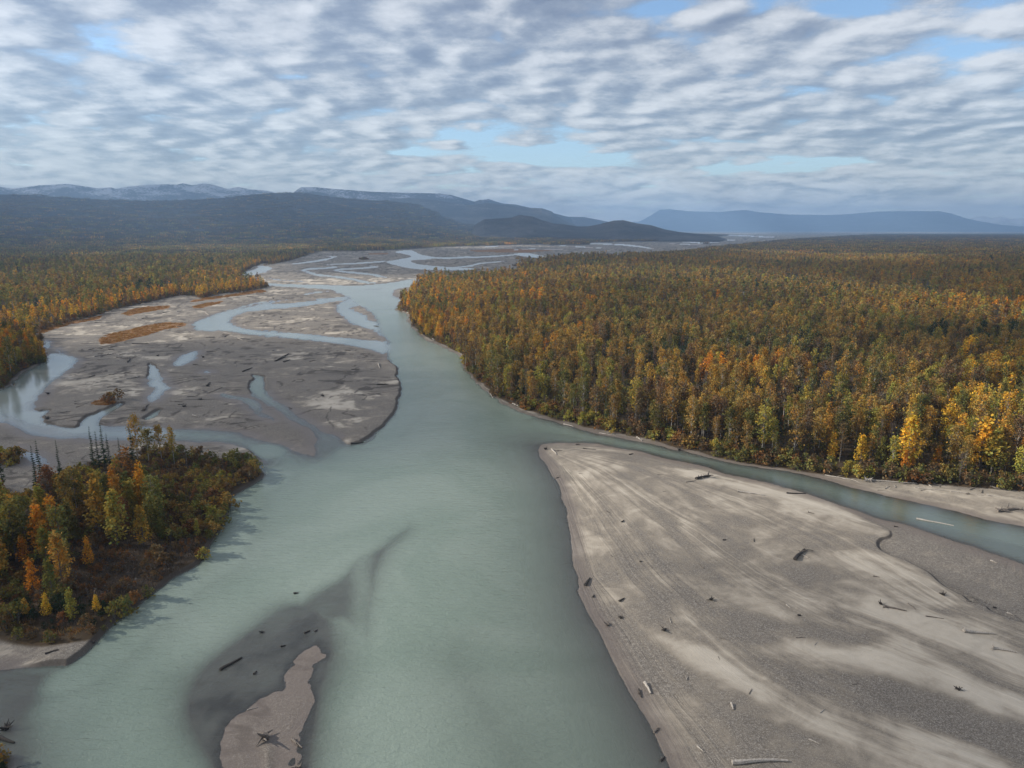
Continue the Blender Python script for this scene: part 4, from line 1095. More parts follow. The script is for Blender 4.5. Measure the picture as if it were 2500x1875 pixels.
HERO = []     # single trees read off the photograph: crop, base, top
for c, b, t, kd, cn in [('R', (610, 1290), 1062, 'cottonwood', 'golden yellow'), ('R', (842, 1335), 1088, 'cottonwood', 'golden yellow'), ('R', (1010, 1345), 1105, 'cottonwood', 'olive green'), ('R', (1225, 1372), 918, 'cottonwood', 'golden yellow'),
                        ('R', (1208, 1378), 1212, 'cottonwood', 'orange'), ('R', (1266, 1372), 1198, 'cottonwood', 'orange'), ('R', (1475, 1372), 1172, 'cottonwood', 'orange'), ('R', (1832, 1385), 962, 'cottonwood', 'golden yellow'),
                        ('R', (1922, 1410), 1035, 'cottonwood', 'yellow green'), ('R', (2195, 1340), 1072, 'cottonwood', 'orange'), ('R', (1385, 1200), 835, 'birch', 'amber'), ('R', (1800, 1180), 725, 'birch', 'amber'),
                        ('R', (2010, 1180), 700, 'birch', 'golden yellow'), ('R', (2150, 1150), 690, 'birch', 'yellow green'), ('R', (1550, 1180), 805, 'birch', 'golden yellow'), ('R', (500, 1100), 905, 'birch', 'golden yellow'),
                        ('E', (562, 1005), 828, 'cottonwood', 'orange'), ('E', (900, 880), 632, 'cottonwood', 'amber'), ('E', (740, 880), 535, 'cottonwood', 'yellow green'), ('E', (628, 800), 470, 'cottonwood', 'amber'), ('E', (480, 860), 690, 'cottonwood', 'olive green'),
                        ('E', (350, 850), 575, 'cottonwood', 'orange'), ('E', (300, 1010), 760, 'cottonwood', 'yellow green'), ('E', (215, 1180), 960, 'cottonwood', 'orange'), ('E', (160, 1000), 815, 'cottonwood', 'orange'),
                        ('E', (1236, 820), 705, 'cottonwood', 'yellow green'), ('E', (1425, 375), 280, 'spruce', 'dark green'), ('E', (455, 1335), 1140, 'cottonwood', 'yellow green'), ('E', (300, 1315), 1170, 'cottonwood', 'golden yellow'), ('E', (165, 1310), 1200, 'cottonwood', 'amber'), ('E', (610, 1290), 1180, 'cottonwood', 'golden yellow'),
                        ('E', (862, 330), 50, 'birch', 'amber'), ('E', (1010, 330), 110, 'birch', 'amber'), ('E', (1090, 360), 128, 'birch', 'amber'), ('E', (930, 350), 140, 'birch', 'yellow green'),
                        ('E', (590, 380), 112, 'spruce', 'dark green'), ('E', (625, 400), 148, 'spruce', 'dark green'), ('E', (658, 370), 85, 'spruce', 'dark green'), ('E', (692, 400), 160, 'spruce', 'dark green'), ('E', (385, 470), 200, 'spruce', 'dark green'),
                        ('E', (242, 560), 236, 'spruce', 'dark green'), ('E', (270, 520), 188, 'spruce', 'dark green'), ('E', (20, 480), 198, 'spruce', 'dark green'), ('E', (832, 340), 92, 'spruce', 'dark green'), ('E', (1168, 370), 228, 'snag', 'grey brown'), ('E', (762, 400), 190, 'spruce', 'dark green')]:
    x0_, y0_, s_ = CROPS[c]
    ub, vb, vt = x0_ + b[0] / s_, y0_ + b[1] / s_, y0_ + t / s_
    p = gnd(ub, vb); r_ = np.hypot(*p)
    a_, yb_, zb_ = ray(ub, vt)
    ht = H + zb_ / math.hypot(a_, yb_) * r_
    HERO.append((p[0], p[1], kd, cn, ht))
# keep the grown-in trees clear of these
hx = np.array([q[0] for q in HERO]); hy = np.array([q[1] for q in HERO])
dd = np.min(np.hypot(near[0][:, None] - hx, near[1][:, None] - hy), 1)
shade = np.min(np.where((near[1][:, None] < hy) & (near[1][:, None] > hy - 14) & (np.abs(near[0][:, None] - hx * near[1][:, None] / hy) < 3.0), 0, 9), 1)
kp = (dd > 3.0) & (shade > 1)
near = [a[kp] for a in near]

KH = {'birch': 17.0, 'cottonwood': 11.7, 'spruce': 15.0, 'bare': 13.0, 'snag': 11.5, 'bush': 3.1}
# shrubs: single ones by the banks
X, Y = jgrid(100, 620, 3.2)
h, w, wood, corr, isle = land(X, Y)
e_ = np.where(isle < 0, -isle, corr)
hx0 = np.array([q[0] for q in HERO]); hy0 = np.array([q[1] for q in HERO])
clear = np.min(np.where((Y[:, None] < hy0 + 1) & (Y[:, None] > hy0 - 9) & (np.abs(X[:, None] - hx0 * Y[:, None] / hy0) < 1.8), 0, 9), 1) > 1
shr = 99 * np.ones(len(X))
for P in SHRUBS:
    shr = np.minimum(shr, sdf(P, X, Y))
tz = sdf(ISLE_TREES, X, Y, 30.0)
hang = (isle < 4) & (w > -.6) & (X > -150) & ~((Y > 222) & (X > -78)) & (Y > 118)
wood = np.where(hang, 3, wood); h = np.where(hang, np.maximum(h, .05), h)
bushy = ((wood > 1) & (h > 0) & ((e_ < 11) | ((isle < 0) & (tz > 0)) | (rng.random(len(X)) < .22))) | (shr < 0) & (h > -.05)
X, Y, h, isle, clear = X[bushy], Y[bushy], h[bushy], isle[bushy], clear[bushy]
u_, v_ = uv(X, Y)
b_ = rng.random(len(X)); n_ = fbm(X / 16, Y / 16, 3)
inbrown = (isle < 0) & (sdf(poly('E', [(250, 1020), (500, 880), (900, 880), (1150, 880), (1200, 960), (1000, 1080), (820, 1210), (600, 1230), (330, 1180)]), X, Y) < 2)
kb = np.where(inbrown & (b_ < .8), 'thicket', 'bush').astype(object)
cb = np.where(b_ + n_ < .8, 'olive green', np.where(b_ + n_ < 1.15, 'brown', np.where(b_ + n_ < 1.25, 'rust', np.where(b_ + n_ < 1.38, 'bronze', 'yellow green')))).astype(object)
lightb = (isle < 0) & ~inbrown & (v_ < 1340) & (n_ > .48); cb[lightb] = np.where(b_[lightb] < .5, 'bronze', np.where(b_[lightb] < .8, 'yellow green', 'brown'))
cb[inbrown & (b_ < .8)] = 'grey brown'; cb[inbrown & (b_ >= .8)] = np.where(n_[inbrown & (b_ >= .8)] < .5, 'brown', 'olive green')
dark_ = (isle < 0) & (v_ > 1490); cb[dark_ & (b_ < .8)] = 'dark green'
bs = rng.uniform(.6, 1.35, len(X)) * np.where(isle < 0, .95, 1.25) * np.where(clear, 1, .38)
BUSH = [X, Y, h, kb, cb, bs]

# ------------------------------------------------------------------ single trees as objects
RIGHT = [(0, "at the right bank's far point", lambda u, v: u > 950 and u < 1200), (1, "above the undercut right bank", lambda u, v: 1200 <= u < 1450),
         (2, "behind the right bank willows", lambda u, v: 1450 <= u < 1680), (3, "above the green channel's rusty bank", lambda u, v: 1680 <= u < 1930),
         (4, "behind the gravel strip's start", lambda u, v: 1930 <= u < 2200), (5, "behind the gravel strip's logs", lambda u, v: 2200 <= u)]
def zone(x, y, u, v):
    if sdf(ISLE, np.array([x]), np.array([y]))[0] < 8:
        if v < 1190:
            return "on the near island's back edge"
        return "in the near island's middle" if v < 1340 else "on the near island's front"
    if x < 0 and u < 980:
        return "by the left slack water" if v > 860 else "beyond the left bank flats"
    for i, t, f in RIGHT:
        if f(u, v):
            return t
    return "in the right bank forest"

NTH = "leftmost second third fourth fifth sixth seventh eighth ninth tenth eleventh twelfth thirteenth fourteenth fifteenth sixteenth seventeenth eighteenth nineteenth twentieth".split()
LIM = {'birch': 300, 'cottonwood': 150, 'spruce': 90, 'bare': 90, 'snag': 30, 'bush': 110}
SINGLE = []; REST = []
cand = [(near[0][i], near[1][i], near[2][i], near[3][i], near[4][i], near[5][i] * KH[near[3][i]]) for i in range(len(near[0]))]
cand += [(BUSH[0][i], BUSH[1][i], BUSH[2][i], 'bush', BUSH[4][i], BUSH[5][i] * 3.1) for i in range(len(BUSH[0])) if BUSH[3][i] == 'bush' and (BUSH[4][i] in ('yellow green', 'bronze', 'rust') or rng.random() < .3)]
taken = {(round(c[0], 3), round(c[1], 3)) for c in cand if c[3] == 'bush'}
hz_ = land(hx, hy)[0]
heroes = [(q[0], q[1], max(hz_[i], 0), q[2], q[3], q[4]) for i, q in enumerate(HERO)]
cand.sort(key=lambda c: -(c[5] / math.hypot(c[0], c[1])))
cnt = {k_: sum(1 for q in heroes if q[3] == k_) for k_ in LIM}
SINGLE += heroes
occ = {}
for c in cand:
    u, v = uv(c[0], c[1], c[2]); vt = uv(c[0], c[1], c[2] + c[5])[1]
    inside = 0 < u < 2500 and vt < 1860
    if inside and cnt[c[3]] < LIM[c[3]] and not (c[3] == 'bush' and (v > 1875)):
        # a tree whose crown is hidden behind a nearer one is left to the wood
        key = (int(u // 7)); hid = any(vt > t - 3 and v < bb for t, bb in occ.get(key, []))
        if hid:
            REST.append(c); continue
        hw_ = FN * (2.2 if c[3] != 'bush' else 1.6) / math.hypot(c[0], c[1]) * .6
        for kk in range(int((u - hw_) // 7), int((u + hw_) // 7) + 1):
            occ.setdefault(kk, []).append((vt, v))
        cnt[c[3]] += 1; SINGLE.append(c)
    else:
        REST.append(c)

NAMES = {'birch': ('birch_tree', 'birch', 'trunk', 'crown'), 'cottonwood': ('cottonwood_tree', 'cottonwood', 'trunk', 'crown'), 'spruce': ('spruce_tree', 'spruce', 'trunk', 'crown'),
         'bare': ('leafless_tree', 'leafless tree', 'trunk', 'crown'), 'snag': ('dead_tree', 'dead trunk', 'trunk', 'crown'), 'bush': ('bush', 'bush', 'stems', 'foliage')}
MESH = {}
for kd, nv in {'birch': 7, 'cottonwood': 6, 'spruce': 4, 'bare': 4, 'snag': 3, 'bush': 5}.items():
    for i in range(nv):
        T, K, hh = make_tree(kd, 100 + i * 7 + len(kd) * 31, 1.0, .48)
        bk = M_BIRCH if kd in ('birch',) and i % 3 else M_BARK if kd != 'snag' else M_DRIFTM
        MESH.setdefault(kd, []).append((T.mesh(kd + "_trunk", [bk, M_LEAF_O]), K.mesh(kd + "_crown", [M_DRIFTM if kd == 'snag' else bk, M_LEAF_O]), hh))

groups = {}
for c in SINGLE:
    u, v = uv(c[0], c[1], c[2])
    zn = zone(c[0], c[1], u, v)
    R_ = math.hypot(c[0], c[1])
    hgt = c[5] / KH[c[3]]
    groups.setdefault((zn, c[3], c[4]), []).append((u, v, c, hgt))
for (zn, kd, cn), L in groups.items():
    # near and farther rows, then from left to right
    L.sort(key=lambda q: -q[1])
    rows = [L] if len(L) <= 7 else [L[i::1][:0] for i in ()] or [L[j * len(L) // math.ceil(len(L) / 7):(j + 1) * len(L) // math.ceil(len(L) / 7)] for j in range(math.ceil(len(L) / 7))]
    for ri, row in enumerate(rows):
        row.sort(key=lambda q: q[0])
        depth = "" if len(rows) == 1 else (["front row", "second row", "third row", "fourth row", "fifth row", "sixth row", "seventh row", "eighth row", "ninth row"] + ["rear row"] * 20)[ri]
        for j, (u, v, c, hgt) in enumerate(row):
            base, kind_txt, p1, p2 = NAMES[kd]
            nth = "" if len(row) == 1 else (NTH[j] if j == 0 else NTH[j] + " from left")
            tail = ", ".join(t for t in (nth, depth) if t)
            stature = "tall " if hgt > 1.1 else "short " if hgt < .82 else ""
            lab = f"{stature}{cn} {kind_txt} {zn}" + (f", {tail}" if tail else "")
            root = bpy.data.objects.new(base, None); COL.objects.link(root)
            root.empty_display_size = .5
            s_ = rng.uniform(0, 6.28)
            tm, km, mh = MESH[kd][int(rng.integers(len(MESH[kd])))]
            k_ = c[5] / mh
            root.location = (float(c[0]), float(c[1]), float(c[2]) - .1); root.rotation_euler = (0, 0, s_)
            wide = k_ * (1.0 if not (kd == 'cottonwood' and c[5] > 15) else 1.2) * (rng.uniform(.88, 1.2) if kd != 'spruce' else 1)
            root.scale = (wide, wide, k_)
            root['label'] = lab; root['category'] = 'bush' if kd == 'bush' else 'tree'
            root['group'] = ("island " if 'island' in zn else "left bank " if 'left bank' in zn else "right bank ") + {'birch': 'birches', 'cottonwood': 'cottonwoods', 'spruce': 'spruces', 'bare': 'leafless trees', 'snag': 'dead trees', 'bush': 'bushes'}[kd]
            link(p1, tm, root)
            cr = link(p2, km, root)
            b = rng.uniform(.82, 1.18); col = PAL[cn]
            cr.color = (col[0] * b, col[1] * b * rng.uniform(.92, 1.08), col[2] * b, 1)

# ------------------------------------------------------------------ the rest of the woods: one body each of trees and of undergrowth
def scatter(name, variants, pts, fac=1.0, **props):
    """one object: variant shapes set out on points by geometry nodes"""
    lib = bpy.data.collections.new(name + "_shapes")
    for i, me in enumerate(variants):
        lib.objects.link(bpy.data.objects.new(f"{name}_shape_{i:02d}", me))
    X, Y, Z, vi, ro, sx, sz, tint = pts
    me = mesh(name, np.stack([X, Y, Z], -1), [], [M_LEAF_I], {'vi': ('INT', vi), 'ro': ('FLOAT_VECTOR', np.stack([0 * ro, 0 * ro, ro], -1)),
              'sc': ('FLOAT_VECTOR', np.stack([sx, sx, sz], -1)), 'tint': ('FLOAT_COLOR', np.concatenate([tint, np.ones((len(X), 1))], 1))})
    o = link(name, me, **props)
    ng = bpy.data.node_groups.new(name, 'GeometryNodeTree')
    ng.interface.new_socket('Geometry', in_out='INPUT', socket_type='NodeSocketGeometry')
    ng.interface.new_socket('Geometry', in_out='OUTPUT', socket_type='NodeSocketGeometry')
    n, l = ng.nodes, ng.links
    gi, go = n.new('NodeGroupInput'), n.new('NodeGroupOutput')
    ip = n.new('GeometryNodeInstanceOnPoints'); ci = n.new('GeometryNodeCollectionInfo')
    ci.inputs['Collection'].default_value = lib; ci.inputs['Separate Children'].default_value = True; ci.inputs['Reset Children'].default_value = True
    l.new(gi.outputs[0], ip.inputs['Points']); l.new(ci.outputs[0], ip.inputs['Instance'])
    ip.inputs['Pick Instance'].default_value = True
    def na(nm, t):
        a = n.new('GeometryNodeInputNamedAttribute'); a.data_type = t; a.inputs[0].default_value = nm
        return [s for s in a.outputs if s.enabled and s.name == 'Attribute'][0]
    l.new(na('vi', 'INT'), ip.inputs['Instance Index']); l.new(na('ro', 'FLOAT_VECTOR'), ip.inputs['Rotation']); l.new(na('sc', 'FLOAT_VECTOR'), ip.inputs['Scale'])
    l.new(ip.outputs[0], go.inputs[0])
    md = o.modifiers.new("scatter", 'NODES'); md.node_group = ng
    return o

variants = []; vid = {}
def addv(key, kd, nv, q, size):
    vid[key] = (len(variants), nv)
    for i in range(nv):
        T, K, hh = make_tree(kd, 500 + i * 13 + len(key) * 5, q, size)
        K.V = T.V + K.V; K.C = T.C + K.C; n0 = T.n
        K.F = T.F + [tuple(x + n0 for x in f) for f in K.F]; K.M = T.M + K.M
        bk = M_BIRCH if kd == 'birch' and i % 2 else M_DRIFTM if kd == 'snag' else M_BARK
        variants.append(K.mesh("far_" + kd, [bk, M_LEAF_I]))
for kd, nv in (('birch', 6), ('cottonwood', 5), ('spruce', 4), ('bare', 4), ('snag', 2)):
    addv(kd + '_near', kd, nv, .62, .62); addv(kd + '_mid', kd, nv, .22 if kd != 'bare' else .25, 1.15)
vid['stand'] = (len(variants), 6)
for i in range(6):
    variants.append(cluster(900 + i).mesh("far_stand", [M_BARK, M_LEAF_I]))

allp = [[] for _ in range(8)]
def put(X, Y, Z, keys, cols, s, wide=None):
    n = len(X)
    if n == 0:
        return
    vi = np.array([vid[k][0] + int(rng.integers(vid[k][1])) for k in keys])
    tint = np.array([PAL[c] for c in cols]) * rng.uniform(.78, 1.22, (n, 1))
    for a, b in zip(allp, (X, Y, Z - .1, vi, rng.uniform(0, 6.28, n), s if wide is None else s * wide, s, tint)):
        a.append(b)
RT = [c for c in REST if c[3] != 'bush']
put(np.array([c[0] for c in RT]), np.array([c[1] for c in RT]), np.array([c[2] for c in RT]), [c[3] + '_near' for c in RT], [c[4] for c in RT], np.array([c[5] / KH[c[3]] for c in RT]))
# middle distance
X, Y = jgrid(720, 2300, 6.4, 47)
k = choose(len(X), {'birch': 74, 'bare': 6, 'spruce': 20})
cc = sdf(CORR, X, Y, 300.0)
lf = (X < 0) & (cc < 90); k[lf] = choose(lf.sum(), {'cottonwood': 70, 'birch': 25, 'bare': 5})
pine = (fbm(X / 130 + 30, Y / 60, 3) > .58) & (X < -50) & ~lf; k[pine] = choose(pine.sum(), {'spruce': 75, 'birch': 25})
cl = fbm(X / 45 + 80, Y / 45, 3); k[(cl > .6) & (rng.random(len(X)) < .55) & ~lf] = 'spruce'
th = fbm(X / 50 + 5, Y / 70, 3); kq = (th > .38) | (rng.random(len(X)) < .35); X, Y, k = X[kq], Y[kq], k[kq]
m_ = place(X, Y, k, edge=3)
put(m_[0], m_[1], m_[2], [a + '_mid' for a in m_[3]], m_[4], m_[5])
# far stands, out to the foot of the hills
def foot_z(X, Y):
    A, rr, Z = foot
    a = np.arctan2(X, Y); r = np.hypot(X, Y)
    ia = np.interp(a, A, np.arange(len(A))).round().astype(int); ir = np.interp(r, rr, np.arange(len(rr)))
    i0 = np.floor(ir).astype(int).clip(0, len(rr) - 2); f = ir - i0
    return Z[i0, ia] * (1 - f) + Z[i0 + 1, ia] * f
for r0, r1, s_, wd in ((2300, 4600, 31, 1.0), (4600, 11500, 62, 1.5)):
    X, Y = jgrid(r0, r1, s_, 47)
    kk = np.full(len(X), 'birch', object)
    q_ = place(X, Y, kk, edge=18)
    z = q_[2].copy()
    fz = foot_z(q_[0], q_[1]); z = np.where(np.hypot(q_[0], q_[1]) > 3900, np.maximum(z, fz), z)
    up = np.clip(1.2 - z / 500, .35, 1)
    kp = rng.random(len(z)) < up + .1
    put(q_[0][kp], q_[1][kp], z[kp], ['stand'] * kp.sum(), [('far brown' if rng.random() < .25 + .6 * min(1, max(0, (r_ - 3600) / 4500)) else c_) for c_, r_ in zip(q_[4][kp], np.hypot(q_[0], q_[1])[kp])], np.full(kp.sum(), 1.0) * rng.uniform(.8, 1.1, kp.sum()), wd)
P8 = [np.concatenate(a) for a in allp]
scatter("forest", variants, P8, kind='stuff', label="autumn forest of birch and spruce running back to the hills")

# undergrowth
variants = []; vid = {}
addv('bush_near', 'bush', 5, .8, .5); addv('thicket_near', 'thicket', 4, 1.0, .4)
allp = [[] for _ in range(8)]
sel = [i for i in range(len(BUSH[0])) if (round(BUSH[0][i], 3), round(BUSH[1][i], 3)) not in taken]
put(BUSH[0][sel], BUSH[1][sel], BUSH[2][sel], [BUSH[3][i] + '_near' for i in sel], [BUSH[4][i] for i in sel], BUSH[5][sel])
rb = [c for c in REST if c[3] == 'bush']
put(np.array([c[0] for c in rb]), np.array([c[1] for c in rb]), np.array([c[2] for c in rb]), ['bush_near'] * len(rb), [c[4] for c in rb], np.array([c[5] / 3.1 for c in rb]))
X, Y = jgrid(100, 330, 1.9)          # dense low growth of the island and the corner
h, w, wood, corr, isle = land(X, Y)
ok = ((isle < -.5) | (sdf(CORNER, X, Y) < 0)) & (h > 0)
X, Y, h = X[ok], Y[ok], h[ok]; u_, v_ = uv(X, Y); b_ = rng.random(len(X))
put(X, Y, h, np.where(b_ < .6, 'thicket_near', 'bush_near'), np.where(b_ < .6, 'grey brown', np.where((v_ > 1480), 'dark green', np.where(b_ < .8, 'brown', 'rust'))), rng.uniform(.35, .65, len(X)))
X, Y = jgrid(600, 2600, 7, 46)       # willow flats out on the braided plain and along the far edges
h, w, wood, corr, isle = land(X, Y)
shr = 99 * np.ones(len(X))
for P in SHRUBS:
    shr = np.minimum(shr, sdf(P, X, Y, 30.0))
ok = (((wood > 0) & (wood < 14)) | (shr < 0)) & (h > -.05)
X, Y, h = X[ok], Y[ok], h[ok]
put(X, Y, h, ['bush_near'] * len(X), choose(len(X), {'brown': 4, 'rust': 3, 'bronze': 3, 'olive green': 2}), rng.uniform(1.2, 2.0, len(X)))
scatter("undergrowth", variants, [np.concatenate(a) for a in allp], kind='stuff', label="brown willow and alder undergrowth along the banks")

# dry grass on the old bars
g_ = np.random.default_rng(77); tv = []
for i in range(3):
    K = G()
    for j in range(26):
        x, y = g_.normal(0, .45, 2); a = g_.uniform(0, 6.28); d = np.array([g_.normal(0, .2), g_.normal(0, .2), g_.uniform(.35, .8)])
        K.add([[x - .05 * math.cos(a), y - .05 * math.sin(a), -.05], [x + .05 * math.cos(a), y + .05 * math.sin(a), -.05], [x + d[0], y + d[1], d[2]]], [(0, 1, 2)], 1, jit(g_, 1, .3))
    tv.append(K.mesh("grass_tuft", [M_BARK, M_LEAF_I]))
gx, gy = [], []
for P in GRASS:
    lo, hi = P.min(0), P.max(0)
    if lo[1] > 1500:
        continue
    n = int(min(5200, (hi[0] - lo[0]) * (hi[1] - lo[1]) / 2.2))
    x, y = rng.uniform(lo[0], hi[0], n), rng.uniform(lo[1], hi[1], n)
    k = sdf(P, x, y) < -.3
    k &= fbm(x / 6, y / 6, 3) > .4
    gx.append(x[k]); gy.append(y[k])
gx, gy = np.concatenate(gx), np.concatenate(gy)
gh, gw, *_ = land(gx, gy); k = (gh > .05); gx, gy, gh = gx[k], gy[k], gh[k]
gs = rng.uniform(.7, 1.3, len(gx))
gt = np.where(rng.random((len(gx), 1)) < .6, np.array([[.26, .125, .04]]), np.array([[.34, .22, .09]]))
scatter("grass", tv, [gx, gy, gh, rng.integers(0, 3, len(gx)), rng.uniform(0, 6.28, len(gx)), gs * 1.3, gs, gt], kind='stuff', label="rust coloured dry grass on the old gravel bars")
print("singles", {k_: cnt[k_] for k_ in cnt}, "forest", len(P8[0]), "grass", len(gx))

# ------------------------------------------------------------------ driftwood
TONE = {'pale': M_DRIFT, 'dark': M_WET, 'grey': M_DRIFTM}
def driftwood(c, p0, p1, r, tone, style, label, group=None):
    (u0, v0), (u1, v1) = pix(c, [p0, p1])
    a, b = gnd(u0, v0), gnd(u1, v1)
    mid = (a + b) / 2; L = float(np.hypot(*(b - a)))
    g = np.random.default_rng(int(u0 * 7 + v0 * 13) & 0xffff)
    L = max(L, .8)
    x_, y_ = np.array([a[0], mid[0], b[0]]), np.array([a[1], mid[1], b[1]])
    zs = np.maximum(land(x_, y_)[0], -.12)
    yaw = math.atan2(b[1] - a[1], b[0] - a[0])
    m = TONE[tone]
    root = bpy.data.objects.new('driftwood_log' if style != 'stump' else 'driftwood_stump', None); COL.objects.link(root)
    root.location = (float(mid[0]), float(mid[1]), float(zs[1])); root.rotation_euler = (0, 0, yaw)
    root['label'] = label; root['category'] = 'driftwood'
    if group:
        root['group'] = group
    bend = g.normal(0, .02 * L)
    def line(n=7):
        t = np.linspace(-.5, .5, n)
        zz = np.interp(t, [-.5, 0, .5], zs - zs[1])
        return np.stack([t * L, bend * (1 - 4 * t * t) + g.normal(0, .008 * L, n), zz + r * .55 + (.5 - t) * r * .3], -1)
    P = line(); T = G()
    if style != 'stump':
        rad = np.interp(np.linspace(0, 1, len(P)), [0, .1, 1], [r * 1.05, r, r * .45]) * g.uniform(.9, 1.1, len(P))
        T.tube(P, rad, 7, 0, True)
        link('trunk', T.mesh("log_trunk", [m]), root)
    if style in ('root', 'stump'):
        K = G(); o0 = P[0] if style == 'root' else np.array([0, 0, r * .6])
        for i in range(12 if style == 'root' else 11):
            ph = g.uniform(0, 6.283); l_r = r * g.uniform(1.6, 3.4)
            if style == 'root':
                d = np.array([-.25 + g.normal(0, .2), math.cos(ph), math.sin(ph) * .9 + .15])
            else:
                d = np.array([math.cos(ph), math.sin(ph), g.uniform(-.1, 1.0)])
            e1 = o0 + d * l_r * .55; e2 = e1 + (d + g.normal(0, .45, 3)) * l_r * .5
            e1[2] = max(e1[2], .02); e2[2] = max(e2[2], .0)
            K.tube([o0, e1, e2], [r * .6, r * .36, r * .12], 4)
        K.tube([o0 - [r * .5, 0, 0], o0 + [r * .9, 0, .05]], [r * 1.3, r * 1.05], 7, 0, True)
        link('root_wad', K.mesh("root_wad", [m]), root)
    if style in ('branch', 'pile'):
        for i in range(6 if style == 'branch' else 13):
            K = G(); t = g.uniform(-.4, .48); o0 = np.array([t * L, 0, r * .8]); l_b = L * g.uniform(.12, .34)
            s_ = g.choice([-1, 1])
            if style == 'pile':
                o0 = np.array([g.uniform(-.5, .5) * L, g.normal(0, .12 * L), r * g.uniform(.3, 1.8)])
            d = np.array([g.uniform(.3, 1), s_ * g.uniform(.3, 1), g.uniform(0, .5)])
            K.tube([o0, o0 + d * l_b * .5, o0 + d * l_b + [0, 0, -.1 * l_b]], [r * .4, r * .28, r * .1], 4)
            link('branch', K.mesh("log_branch", [m if i % 3 else TONE['grey']]), root)

